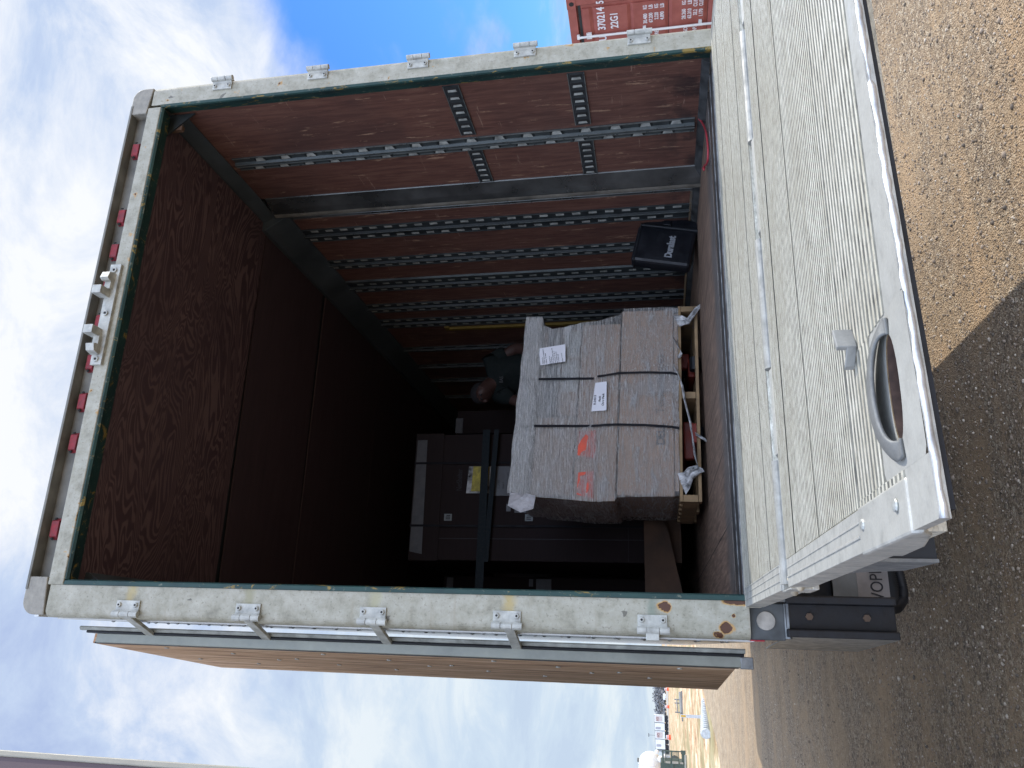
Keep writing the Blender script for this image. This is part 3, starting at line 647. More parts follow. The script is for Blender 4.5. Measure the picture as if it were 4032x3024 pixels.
# tip plank with the hand hole punched through its top
HX, HY, HRX, HRY, HB = .146, -1.885, .066, .021, .098
def ey(x): return -1.968 + .074*(min(x, .7)+.02)
b = MB(); ribbed(b, -1.876, -1.662, .0168, .003, .035, HX+HB, XR); ribbed(b, -1.876, -1.662, .0168, .003, .035, XL, HX-HB); ribbed(b, -1.796, -1.662, .0168, .003, .035, HX-HB, HX+HB)
b.build('deck_plate', ['plat', GROOVE], L)
b = MB(); n = 72; rim = []; out = []
for k in range(n):
    a = 2*math.pi*k/n; ca, sa = math.cos(a), math.sin(a); rim.append((HX+HRX*abs(ca)**.9*(1 if ca > 0 else -1), HY+HRY*sa, .0035))
    t = min(abs(HB/(ca if abs(ca) > 1e-6 else 1e-6)), abs(((-1.797-HY) if sa > 0 else (ey(HX+ca*.07)-HY))/(sa if abs(sa) > 1e-6 else 1e-6)))
    out.append((HX+ca*t, HY+sa*t, .0015))
b.add(out+rim, [(k, (k+1) % n, n+(k+1) % n, n+k) for k in range(n)])
hw = MB(); hw.add([(p[0], p[1], p[2]-.0012) for p in rim]+[(p[0], p[1], -.012) for p in rim], [(k, (k+1) % n, n+(k+1) % n, n+k) for k in range(n)]); hw.build('hand_hole_wall', simple('rusty_hole_wall', (.075, .045, .033), .8, 0, .35, 60), L)
for xa, xb in ((XL, HX-HB), (HX+HB, .72), (.72, XR)):
    b.prism([(xa, -1.877), (xb, -1.877), (xb, ey(xb)), (xa, ey(xa))], 2, -.010, .0014)
b.prism([(HX-HB, ey(HX-HB)+.0006), (HX+HB, ey(HX+HB)+.0006), (HX+HB, ey(HX+HB)), (HX-HB, ey(HX-HB))], 2, -.010, .001)
b.build('tip_plank', 'cast', L)
seg = []
for i in range(161):
    x = XL+(XR-XL)*i/160; seg.append((x, ey(x)+.001+random.uniform(-.0012, .0012), -.0035+random.uniform(-.0008, .0008)))
b = MB(); b.tube(seg, [.0042+random.uniform(-.0011, .0011) for _ in seg], 10); b.build('tip_edge', mat_cast('polished_cast_edge', (.62, .62, .61), .38, .6), L, smooth=True)
b = MB(); b.prism([(XL+.01, ey(XL)+.03), (.72, ey(.72)+.03), (XR, ey(XR)+.03), (XR, ey(XR)+.004), (.72, ey(.72)+.004), (XL+.01, ey(XL)+.004)], 2, -.0165, -.0104); b.build('tip_shade_strip', 'dark', L)  # black strip added for the dark, shaded underside of the tip
# raised cast rim behind the hand hole
b = MB(); vs = []; n = 40; m_ = 9
for k in range(n+1):
    a = math.pi*(k/n)*1.16-.25; ca, sa = math.cos(a), math.sin(a); sx = (abs(ca)**.9)*(1 if ca > 0 else -1)
    for j in range(m_):
        q = j/(m_-1); up = max(0, sa)**.6; vs.append((HX+sx*(HRX+q*.022), HY+sa*(HRY+q*.062*up+.004), .0035+.015*up*math.sin(math.pi*min(1, .42+q*.58))**.8))
b.add(vs, [(k*m_+j, (k+1)*m_+j, (k+1)*m_+j+1, k*m_+j+1) for k in range(n) for j in range(m_-1)])
o = b.build('hand_hole_rim', mat_cast('cast_rim', (.17, .17, .16), .65, .2), L, smooth=True); sm = o.modifiers.new('s', 'SOLIDIFY'); sm.thickness = .004; sm.offset = -1
b = MB(); b.add([(HX-.08, HY-.04, -.0125), (HX+.08, HY-.04, -.0125), (HX+.08, HY+.04, -.0125), (HX-.08, HY+.04, -.0125)], [(0, 1, 2, 3)]); b.build('hand_hole_pan', simple('brown_dirt_pan', (.06, .036, .026), .7, 0, .3, 30), L)
b = MB()
for y_ in (-.21, -.46, -.70): b.box(XL+.06, XR-.06, y_-.0016, y_+.0016, .0015, .0032)
for y_ in (-1.10, -1.36): b.box(XL+.06, XR-.06, y_-.002, y_+.002, .002, .0042)
b.build('deck_seam', simple('seam_dirt', (.10, .095, .075), .9, 0, .3, 30), L)
# side rails
for xa, xb in ((XL, XL+.060), (XR-.058, XR)):
    b = MB(); b.box(xa, xb, -.858, -.056, -.052, .0035); b.box(xa+.020, xa+.024, -.857, -.057, .0035, .0055); b.box(xa+.040, xa+.043, -.857, -.057, .0035, .005); b.box(xa+.056, xa+.06, -.857, -.057, .0035, .005); b.build('deck_side_rail', 'cast', L, .0015)
    b = MB(); b.box(xa, xb, -1.652, -.975, -.045, .0035); b.box(xa+.020, xa+.024, -1.651, -.976, .0035, .0055); b.box(xa+.040, xa+.043, -1.651, -.976, .0035, .005); b.prism([(-.975, -.045), (-1.652, -.045), (-1.652, -.062), (-1.05, -.075)], 0, xa+.012, xa+.02); b.build('deck_side_rail', 'cast', L, .0015)
b = MB(); b.prism([(-1.656, .006), (-1.878, .004), (-1.888, -.008), (-1.86, -.024), (-1.76, -.046), (-1.656, -.050)], 0, XL-.004, XL+.062); o = b.build('rail_end_casting', 'cast', L, .004)
for y in (-1.68, -1.84): m = MB(); m.ball((XL+.035, y, .006), .009, 10, 6, sc=(1, 1, .4)); m.build('rivet', 'bolt', o)
# hinge: alternating knuckles along the fold
edges = [-.0, .27, .44, .835, .99+.02, 1.385, 1.62, 2.0, 2.30]
segs = [(XL+.01, .275, 1), (.285, .50, 0), (.51, .87, 1), (.88, 1.165, 0), (1.175, 1.55, 1), (1.56, 1.80, 0), (1.81, XR, 1)]
b0 = MB(); b0.box(XL+.06, XR-.06, -.964, -.863, -.045, -.012); b0.build('hinge_trough', 'castd', L)
for xa, xb, up in segs:
    if up: m = MB(); m.tube([(xa, -.913, -.006), (xb, -.913, -.005)], .0165, 16); m.build('hinge_knuckle', mat_cast('bright_hinge', (.30, .295, .265), .55, .2), L, smooth=False)
    else:
        m = MB(); m.prism([(-.935, .004), (-.958, .0), (-.958, -.02), (-.905, -.012), (-.900, -.006)], 0, xa, xb); m.build('hinge_leaf', 'cast', L, .002)
b = MB(); b.box(XL-.004, XL+.06, -.972, -.862, -.062, -.048); b.box(XL-.004, XL+.0, -.972, -.862, -.048, .0); b.box(XL, XL+.06, -.866, -.860, -.048, .0); b.build('hinge_bracket', 'cast', L, .002)
b = MB(); b.tube([(XL-.006, -.885, -.022), (XL+.012, -.915, -.018), (XL+.02, -.955, -.006), (XL-.002, -.985, -.022)], .0085, 10); b.build('hinge_pin', simple('buff_hinge_pin', (.5, .44, .33), .5), L, smooth=True)
# stop block standing on the tip
b = MB(); K = V((.272, -1.727, .003))
b.prism([(.248, -1.738), (.281, -1.722), (.284, -1.729), (.251, -1.746)], 2, .003, .030); b.prism([(.226, -1.716), (.248, -1.738), (.252, -1.746), (.229, -1.724)], 2, .003, .017); b.build('stop_lug', mat_cast('grey_lug', (.26, .255, .235), .6, .2), L, .003)
# lift links under the deck
b = MB(); b.box(-.012, .09, -1.50, -1.36, -.140, -.046); b.build('support_foot', 'fard', L); b = MB(); b.prism([(-1.502, -.046), (-1.502, -.142), (-1.36, -.13), (-1.30, -.046)], 0, -.018, -.0125); b.build('support_foot_plate', 'castd', L)  # side plate given a darker metal colour for the shade underneath
# end bumper column with two bolts, left of the step
def column(s, xo):
    b = MB(); b.box(-.108, -.003, .035, .17, -.478, -.135); o = b.build('bumper_column', 'steel', T, .004)
    b = MB()
    for (xa, xb, ya) in ((-.004, .022, -.012), (-.112, -.086, -.012)): b.prism([(xa, .034), (xa, ya), (xb-.004, ya-.002), (xb, ya+.004), (xb, .034)], 2, -.474, -.130)
    b.box(-.086, -.004, .024, .034, -.476, -.130); b.build('rubber_fender', 'dark', o, .003)
    for z in (-.205, -.385):
        m = MB(); m.tube([(-.045, .024, z), (-.045, .014, z)], .0125, 6); m.build('bolt', simple('rusty_bolt', (.12, .08, .055), .7), o)
    b = MB(); b.prism([(-.109, .034), (-.1125, .034), (-.150, .62), (-.146, .62)], 2, -.480, -.132); b.build('column_side_plate', mat_cast('streaked_side_plate', (.42, .41, .38), .4, .6), o)
column(-1, 0)
b = MB(); b.box(-.124, -.004, .030, .10, -.128, -.013); o = b.build('lamp_box', simple('grimy_lamp_box', (.085, .095, .10), .5, .3, .35, 12), T, .004)
m = MB(); m.tube([(-.062, .030, -.066), (-.062, .024, -.066)], [.031, .030], 28); m.build('round_lamp', simple('dusty_lens', (.36, .345, .31), .6, 0, .25, 26), o)
m = MB(); m.box(-.128, -.1245, .032, .12, -.030, -.014); m.box(-.1285, -.1245, .04, .30, -.06, -.032); m.build('reflective_tape', simple('red_reflector_tape', (.55, .02, .05), .4, 0, .45, 30), o)
m = MB(); m.prism([(.028, -.126), (.02, -.14), (.03, -.148), (.10, -.14), (.10, -.127)], 0, -.118, -.005); m.build('lamp_box_lip', 'castd', o)
# step plate with stencilled letters
b = MB(); b.box(.018, 1.9, .30, .312, -.430, -.345, 0); b.box(.018, 1.9, .302, .314, -.540, -.431, 1); o = b.build('name_plate', ['slate', simple('pale_name_plate', (.30, .28, .27), .6)], T)
text('plate_lettering', 'WOPPER', .062, 'ink', o, (.006, .300, -.518), (1, 0, .0), (0, 0, 1), .001, xs=.80)
b = MB(); b.box(.0, 2.2, .36, .40, -.55, -.10); b.build('under_box', 'dark', T)
b = MB(); pts = [(.20, .27, -.535), (.17, .265, -.556), (.12, .26, -.570), (.07, .255, -.574), (.03, .24, -.566), (.0, .20, -.535), (-.012, .17, -.50)]
fine = []
for i in range(len(pts)-1):
    for t in range(12): fine.append(V(pts[i]).lerp(V(pts[i+1]), t/12))
b.tube(fine, [.0165 if i % 2 else .0135 for i in range(len(fine))], 12); b.build('corrugated_hose', 'dark', T, smooth=True)
b = MB(); b.box(.02, .5, .32, .35, -.585, -.542); b.build('cable_tray', 'fard', T)

# ================================================================== CARGO
def cargo():
    root = thing('pallet_load', 'brown cartons wrapped in clear film on a wooden pallet, held by black bands', 'pallet load')
    L0 = V((.621, 1.62, .037)); ex = V((.99983, 0, -.01853)); ey = V((0, 1, 0)); ez = V((.01853, 0, .99983))
    Mx = Matrix((ex, ey, ez)).transposed().to_4x4(); Mx.translation = L0; root.matrix_world = Mx
    def wp(p): x, y, z = p; return (x*(.985-.0625*x), y*.8 if y > 0 else y, z*(1.03-.048*x))
    def part(b, n, m, p=root, **k): b.v = [wp(q) for q in b.v]; return b.build(n, m, p, local=True, **k)
    def text(n, s_, size, mat, par, org, ru, uu, ext, **k): return globals()['text'](n, s_, size*.93, mat, par, wp(org), ru, uu, ext, **k)
    # pallet
    pal = bpy.data.objects.new('wooden_pallet', None); COL.objects.link(pal); pal.parent = root
    for x0, w in ((-.003, .04), (.64, .045), (1.28, .04)):
        b = MB(); b.box(x0, x0+w, .0, 1.05, .020, .100); part(b, 'stringer', 'wood', pal, bevel=.002)
    for y0 in (.0, .45, .93): b = MB(); b.box(-.003, 1.32, y0-.004, y0+.09, .0, .018); part(b, 'bottom_board', 'wood', pal, bevel=.002)
    for k in range(6): b = MB(); b.box(-.003, 1.32, k*.19-.004, k*.19+.10, .101, .118); part(b, 'top_board', 'wood', pal, bevel=.002)
    cart = [('lower', .028, 1.300, .01, 1.0, .145, .462), ('second', -.008, 1.195, .0, 1.02, .470, .708), ('third', .02, .52, .02, .98, .716, .955), ('third2', .53, 1.175, .03, .98, .716, .828), ('fourth', .56, 1.16, .04, .95, .834, .955)]
    objs = []
    for n, x0, x1, y0, y1, z0, z1 in cart:
        b = MB(); b.box(x0, x1, y0, y1, z0, z1); o = part(b, 'carton', 'card', bevel=.008); objs.append(o)
        t = MB(); t.box(x0+.01, x1-.01, y0-.0012, y0, (z0+z1)/2+.02, (z0+z1)/2+.0215) if False else None
    b = MB(); b.box(.06, 1.27, .02, 1.0, .121, .142); part(b, 'sheet', 'card')
    b = MB(); b.box(.028, 1.252, -.012, 1.03, .972, 1.075); b.M = None; o = part(b, 'lid', simple('pale_foam_lid', (.46, .44, .42), .6, 0, .12, 20, .002), bevel=.006)
    b = MB(); b.add([(.03, -.018, 1.06), (.03, -.010, .965), (-.055, .03, .925), (-.075, .05, 1.0), (-.04, .03, 1.075)], [(0, 1, 2, 3, 4)]); b.add([(.03, -.016, .966), (.015, -.02, .91), (-.055, .03, .925)], [(0, 1, 2)]); 
    sol = part(b, 'folded_film', simple('bunched_film', (.52, .50, .50), .3, 0, .2, 14, .006)); sm = sol.modifiers.new('s', 'SOLIDIFY'); sm.thickness = .01
    # labels
    def lab(n, pts, m='paper', y=-.016, th=.0012):
        b = MB(); v = [(x, y, z) for x, z in pts]; k = len(v); b.add(v+[(p[0], y+th, p[2]) for p in v], [tuple(range(k)), tuple(range(k, 2*k))[::-1]] + [(i, k+i, k+(i+1) % k, (i+1) % k) for i in range(k)]); return part(b, n, m)
    l1 = lab('paper_label', [(.879, .954), (.904, .800), (1.036, .809), (1.005, .975)], y=-.019)
    for k, s in enumerate(['Shipping To:', 'TEXAS TECH UNIVERSITY', 'Lubbock, TX 79409', '', 'Shipping From:', 'Data Science', '101 E. Old Settlers, Suite 100', 'Round Rock, TX 78664', 'Attn: Kathleen Rowley', 'PH: 512-255-3500', '', 'Ship Date: 12-14-22']):
        if s: text('label_line', s, .0092, 'ink', l1, (.890, -.0195, .936-k*.0112), (1, 0, .16), (-.16, 0, 1), .0002, local=True, bold=.0002)
    l2 = lab('paper_label', [(.545, .624), (.553, .535), (.752, .541), (.742, .608)], y=-.028)
    ru, uu = (1, 0, -.03), (.03, 0, 1)
    text('label_line', 'R-24212', .019, 'ink', l2, (.590, -.0285, .600), ru, uu, .0003, local=True, bold=.0006)
    text('label_line', 'Rack', .019, 'ink', l2, (.612, -.0285, .572), ru, uu, .0003, local=True, bold=.0006); text('label_line', 'Over Pack', .019, 'ink', l2, (.584, -.0285, .552), ru, uu, .0003, local=True, bold=.0006)
    text('carton_print', 'D', .072, 'dell', objs[0], (.335, .0085, .200), (1, 0, 0), (0, 0, 1), .0004, local=True, bold=.002)
    text('carton_print', 'ELL', .072, 'dell', objs[0], (.383, .0085, .200), (1, 0, 0), (0, 0, 1), .0004, local=True, xs=.85, bold=.002)
    text('carton_print', 'Technologies', .080, 'dell', objs[0], (.540, .0085, .200), (1, 0, 0), (0, 0, 1), .0004, local=True, xs=.93)
    for (xa, xb, za, zb) in ((.005, .168, .590, .682), (.245, .425, .588, .690)): lab('hazard_label', [(xa, za), (xb, za+.004), (xb-.01, zb), (xa+.02, zb+.002)], 'orange', y=-.0105 if xa < .1 else -.0105)
    wl = lab('carton_label', [(.955, .722), (1.150, .722), (1.150, .822), (.955, .822)], simple('pale_label', (.50, .50, .46), .6, 0, .1, 8), y=.027)
    for k in range(6): text('label_line', ['LBL', 'SN 4432', 'QTY 1', 'PN 0J3', 'TX', 'L1'][k], .012, 'ink', wl, (1.00+(k % 2)*.07, .0262, .80-.03*(k//2)), (1, 0, 0), (0, 0, 1), .0002, local=True)
    wl2 = lab('carton_label', [(.70, .722), (.93, .722), (.93, .822), (.70, .822)], simple('pale_label_b', (.50, .49, .45), .6, 0, .1, 8), y=.027)
    b = MB(); b.box(.932, .953, .025, .029, .722, .822); part(b, 'carton_gap', 'card')
    lab('tape_strip', [(.56, .84), (1.15, .84), (1.15, .93), (.56, .95)], 'tape', y=.037)
    # film shell following the stack, with slack and folds
    prof = [(1.077, -.016, .024, 1.256), (.972, -.016, .022, 1.256), (.955, -.004, .010, 1.19), (.90, .004, .006, 1.165), (.832, .004, .004, 1.175), (.715, -.004, -.006, 1.205), (.600, -.010, -.016, 1.215), (.475, -.008, -.010, 1.262), (.455, -.004, .014, 1.308), (.30, -.004, .020, 1.312), (.15, -.004, .022, 1.308), (.118, -.003, .03, 1.30)]
    b = MB(); nx = 60; rows = []; zs = []
    for (za, ya, la, ra), (zb, yb, lb, rb) in zip(prof, prof[1:]):
        k = max(1, int((za-zb)/.02)); 
        for i in range(k): t = i/k; rows.append((za+(zb-za)*t, ya+(yb-ya)*t, la+(lb-la)*t, ra+(rb-ra)*t))
    rows.append(prof[-1]); vs = []
    for (z, y, l, r) in rows:
        for i in range(nx+1):
            x = l+(r-l)*i/nx; vs.append((x, y-.004+.0022*math.sin(x*37+z*60)+.002*math.sin(x*11-z*90)+random.uniform(-.0012, .0012), z+.003*math.sin(x*23)))
    n = nx+1; b.add(vs, [(j*n+i, (j+1)*n+i, (j+1)*n+i+1, j*n+i+1) for j in range(len(rows)-1) for i in range(nx)])
    # sides and top of the shell
    for side in (0, nx):
        vs = []
        for j, (z, y, l, r) in enumerate(rows):
            x = l if side == 0 else r
            for q in range(13): vs.append((x+random.uniform(-.003, .003)+(-.004 if side == 0 else .004), y-.004+q*.088, z))
        fs = [(j*13+q, j*13+q+1, (j+1)*13+q+1, (j+1)*13+q) for j in range(len(rows)-1) for q in range(12)]
        b.add(vs, fs if side == 0 else [f[::-1] for f in fs])
    part(b, 'stretch_film', 'film', smooth=True)
    # torn skirts of film hanging over the pallet
    def rag(path, w0, w1):
        b = MB(); vs = []; n = len(path); m = 6
        for i, (x, y, z) in enumerate(path):
            w = w0+(w1-w0)*i/(n-1)
            for k in range(m+1): t = (k/m-.5); vs.append((x+t*w+random.uniform(-.004, .004), y+.012*math.sin(k*2.1+i)+random.uniform(-.004, .004), z+t*w*.35+random.uniform(-.004, .004)))
        b.add(vs, [(i*(m+1)+k, i*(m+1)+k+1, (i+1)*(m+1)+k+1, (i+1)*(m+1)+k) for i in range(n-1) for k in range(m)])
        part(b, 'torn_film', simple('torn_film_white', (.42, .41, .40), .3, 0, .55, 30, .004), smooth=True)
    rag([(.84, -.012, .14), (.74, -.02, .10), (.62, -.022, .085), (.50, -.026, .06), (.38, -.03, .045), (.26, -.03, .035), (.17, -.03, .012)], .05, .03)
    rag([(.10, -.012, .11), (.12, -.03, .08), (.16, -.03, .06), (.18, -.03, .02), (.17, -.04, -.01)], .12, .02)
    rag([(1.20, -.012, .13), (1.21, -.02, .09), (1.19, -.03, .06), (1.26, -.05, .01), (1.30, -.06, -.03)], .09, .015)
    rag([(1.05, -.01, .14), (1.00, -.02, .115), (.95, -.02, .10), (.92, -.01, .12)], .05, .02)
    rag([(.40, -.03, .03), (.36, -.05, -.02), (.34, -.06, -.035)], .02, .008)
    # strapping bands
    def strap(pts):
        b = MB(); vs = []
        for x, y, z in pts: vs += [(x-.0075, y, z), (x+.0075, y, z), (x+.0075, y+.002, z), (x-.0075, y+.002, z)]
        fs = []
        for i in range(len(pts)-1):
            for k in range(4): fs.append((i*4+k, i*4+(k+1) % 4, (i+1)*4+(k+1) % 4, (i+1)*4+k))
        b.add(vs, fs); part(b, 'strapping_band', 'strap')
    strap([(.792, -.018, .60), (.80, -.021, .54), (.815, -.018, .47), (.818, -.016, .30), (.812, -.016, .16), (.800, -.014, .118), (.80, .1, .117)])
    strap([(.452, -.019, .62), (.458, -.021, .54), (.462, -.018, .47), (.458, -.016, .30), (.447, -.016, .16), (.44, -.014, .118), (.44, .1, .117)])
    for x0 in (.775, .449):   # the same bands where they run under the film
        b = MB(); b.box(x0-.0075+.004, x0+.0085+.004, -.0142, -.0125, .62, .97); b.box(x0-.0075, x0+.0085, -.0145, -.0125, .972, 1.077); part(b, 'strapping_band', 'strap')
cargo()

# orange pallet jack under the load
J = thing('pallet_jack', 'orange pallet jack slid under the wrapped load, only its body showing between the boards', 'pallet jack', (1.0, 2.0, 0))
b = MB(); b.box(.98, 1.10, 1.70, 2.85, .035, .075); b.box(1.42, 1.54, 1.80, 2.90, .035, .075); b.build('fork', 'jack', J, .01)
b = MB(); b.box(.90, 1.13, 1.78, 1.84, .06, .12); b.box(1.52, 1.62, 1.92, 1.98, .06, .12); b.build('fork_head', 'jack', J, .01)
b = MB(); b.box(1.0, 1.55, 2.85, 2.95, .05, .35); b.tube([(1.27, 2.9, .3), (1.27, 3.05, 1.15)], .018, 10); b.build('pump_body', 'jack', J, .01)
b = MB()
for x in (1.04, 1.48): b.tube([(x-.04, 1.74, .036), (x+.04, 1.74, .036)], .034, 12)
b.build('roller', 'dark', J)

# tall rack crate with cap, straps and labels
C = thing('rack_crate', 'tall brown cardboard rack crate strapped in place behind the wrapped load', 'crate', (.9, 3.4, 0))
b = MB(); b.box(.412, 1.40, 3.006, 4.1, .385, 2.0); b.build('carton_body', 'card_shaded', C, .006)
b = MB(); b.box(.405, 1.41, 2.998, 4.11, 1.945, 2.18); b.build('carton_cap', mat_cardboard('cap_cardboard', (.026, .019, .019)), C, .006)  # cap colour lowered likewise for the dim interior
b = MB(); b.box(.43, 1.385, 2.992, 2.998, 2.066, 2.185) if False else b.prism([(.455, 2.072), (1.355, 2.085), (1.355, 2.165), (.475, 2.172)], 1, 2.9965, 2.998); b.build('edge_label', 'tape', C)
for x in (1.165, .672): b = MB(); b.box(x-.008, x+.008, 2.990, 2.996, .38, 2.184); b.build('strapping_band', 'strap', C)
b = MB(); b.box(.575, .579, 3.0035, 3.006, .39, 1.945); b.box(.42, 1.39, 3.0035, 3.006, .50, .503); b.build('panel_seam', 'ink', C)
text('crate_print', 'NetShelter', .062, 'ink', C, (.945, 3.004, 1.785), (1, 0, 0), (0, 0, 1), .0006, xs=.62)
b = MB(); b.box(.93, 1.13, 3.003, 3.005, 1.737, 1.740); b.build('print_rule', 'ink', C)
b = MB(); b.prism([(.925, 1.560), (1.135, 1.552), (1.138, 1.73), (.925, 1.745)], 1, 2.999, 3.002); b.build('document_pouch', simple('shiny_pouch', (.38, .38, .38), .25, 0, .7, 14, .01), C)
b = MB(); b.prism([(.938, 1.575), (1.132, 1.565), (1.137, 1.695), (.94, 1.705)], 1, 2.996, 2.9985); b.build('yellow_sheet', simple('yellow_sheet_paper', (.42, .35, .06), .6, 0, .3, 30), C)
b = MB(); b.prism([(.905, 1.38), (1.135, 1.39), (1.137, 1.535), (.905, 1.54)], 1, 2.998, 3.001); b.build('paper_label', 'tape', C)
for k, s in enumerate(['R-24200', 'Rack 1', 'LMAV6DC-NM']): text('crate_label_text', s, .022, 'ink', C, (.96, 2.997, 1.48-.035*k), (1, 0, 0), (0, 0, 1), .0005, xs=.9)
for z in (1.88, 1.245):
    b = MB(); b.box(.712, .764, 3.0, 3.003, z-.03, z+.03); o = b.build('handling_icon', simple('icon_label', (.22, .24, .24), .6), C)
    m = MB(); m.box(.722, .729, 2.998, 2.9995, z-.018, z+.018); m.box(.735, .742, 2.998, 2.9995, z-.018, z+.018); m.box(.747, .754, 2.998, 2.9995, z-.018, z+.012); m.build('icon_mark', 'ink', o)
b = MB(); b.box(.785, .842, 2.999, 3.002, 1.388, 1.422); b.box(.775, .835, 2.999, 3.002, 1.222, 1.358); b.build('paper_label', 'tape', C)
b = MB(); b.box(.42, 1.40, 3.02, 4.1, .12, .38); b.build('crate_skid', 'ramp', C)
R = MB(); R.prism([(.10, .385), (.10, .100), (.19, .126), (.649, .216), (.690, .250), (.705, .385)], 1, 2.90, 2.915); tag(R.build('plywood_ramp', 'ramp', None), 'plywood board with a slanted lower edge at the foot of the tall rack crate', 'board')
# cargo straps across the crate
def web(name, label, pa, pb, w):
    b = MB(); (xa, za), (xb, zb) = pa, pb
    b.add([(xa, 2.955, za-w/2), (xb, 2.945, zb-w/2*.9), (xb, 2.945, zb+w/2*.9), (xa, 2.955, za+w/2), (xa, 2.958, za-w/2), (xb, 2.948, zb-w/2*.9), (xb, 2.948, zb+w/2*.9), (xa, 2.958, za+w/2)], [(0, 1, 2, 3), (7, 6, 5, 4), (3, 2, 6, 7), (0, 4, 5, 1)])
    return tag(b.build(name, 'web'), label, 'strap')
web('cargo_strap', 'upper teal webbing strap running level across the tall rack crate', (.02, 1.602), (1.42, 1.59), .064)
web('cargo_strap', 'lower teal webbing strap slanting across the tall rack crate under the level one', (.40, 1.56), (1.42, 1.508), .042)
b = MB(); b.box(.62, .70, 2.93, 2.96, .32, .385); b.box(.645, .675, 2.925, 2.93, .335, .37, 1); tag(b.build('strap_buckle', ['castd', 'steell']), 'small steel strap buckle at the foot of the tall rack crate', 'buckle')
X = thing('carton', 'dark carton with pale tape on its top edge, between rack crate and person', 'carton', (1.8, 3.9, 0))
b = MB(); b.box(1.565, 1.775, 3.6, 4.3, .3, 2.01); b.build('carton_body', 'card_shaded', X, .006); b = MB(); b.box(1.57, 1.705, 3.595, 3.599, 1.955, 2.02); b.build('tape_strip', 'tape', X)
b = MB(); b.box(1.56, 2.2, 3.75, 3.9, 1.25, 1.30); b.tube([(1.6, 3.7, 1.35), (2.2, 3.7, 1.32)], .03, 8); tag(b.build('cargo_bar', 'steeld'), 'dark load bar set across the box behind the bending person', 'load bar')
X = thing('carton', 'dark crate with small pale labels, deep in the shade beyond the tall rack crate', 'carton', (.15, 4.4, 0))
b = MB(); b.box(.02, .375, 4.005, 5.0, .1, 2.16); b.build('carton_body', 'card_shaded', X, .006)
b = MB(); b.box(.262, .36, 4.0, 4.004, 2.073, 2.132); b.build('tape_strip', 'tape', X)
b = MB(); b.box(.297, .36, 4.0, 4.004, 1.36, 1.396); b.box(.24, .361, 4.0, 4.004, 1.20, 1.333); b.build('paper_label', 'tape', X)

# black tool case leaning on the wall
K = thing('tool_case', 'black plastic tool case with a slanted lid, leaning against the wall with the slotted tracks', 'tool case', (2.1, 1.49, 0))
K.rotation_euler = (0, math.radians(12), math.radians(6))
b = MB(); b.box(-.13, .13, -.045, .045, .03, .385); b.build('case_body', 'black', K, .02, local=True)
b = MB(); b.box(.131, .215, -.03, .06, .02, .36); b.build('case_lid', 'black', K, .015, local=True)
b = MB(); b.box(-.136, .136, -.052, .05, .362, .372); b.box(.118, .134, -.054, .052, .02, .37); b.build('case_rim', simple('worn_black_rim', (.012, .014, .017), .5), K, .006, local=True)
b = MB(); b.box(.15, .185, -.04, -.03, .19, .24); b.build('case_latch', 'black', K, .004, local=True)
text('case_lettering', 'Duralast', .048, 'paleink', K, (0, -.0475, 0), (1, 0, -.0), (0, 0, 1), .001, local=True, bold=.0022, fit=(-.085, .07, .145, .192))

# yellow bar on the wall, red cord on the floor
b = MB(); b.box(2.30, 2.322, 2.97, 3.005, .72, 1.955); b.box(2.305, 2.323, 2.95, 3.01, 1.95, 1.99); tag(b.build('load_bar', 'yel'), 'yellow load bar standing upright against the wall with the slotted tracks', 'load bar')
def spline(pts, n=10):
    out = []
    P = [V(p) for p in pts]; P = [P[0]]+P+[P[-1]]
    for i in range(1, len(P)-2):
        for k in range(n):
            t = k/n; a, b_, c, d = P[i-1:i+3]; out.append(.5*((2*b_)+(-a+c)*t+(2*a-5*b_+4*c-d)*t*t+(-a+3*b_-3*c+d)*t**3))
    out.append(P[-2]); return out
b = MB(); b.tube(spline([(2.325, .505, .03), (2.30, .50, .018), (2.21, .43, .010), (2.11, .355, .010), (2.02, .33, .010), (1.98, .36, .012), (2.02, .45, .014), (2.05, .50, .016), (2.02, .49, .02), (2.06, .54, .018), (2.07, .55, .02)]), .0052, 8)
tag(b.build('red_cord', 'cord', smooth=True), 'red rubber cord lying on the cargo floor at the foot of a slotted track', 'cord')

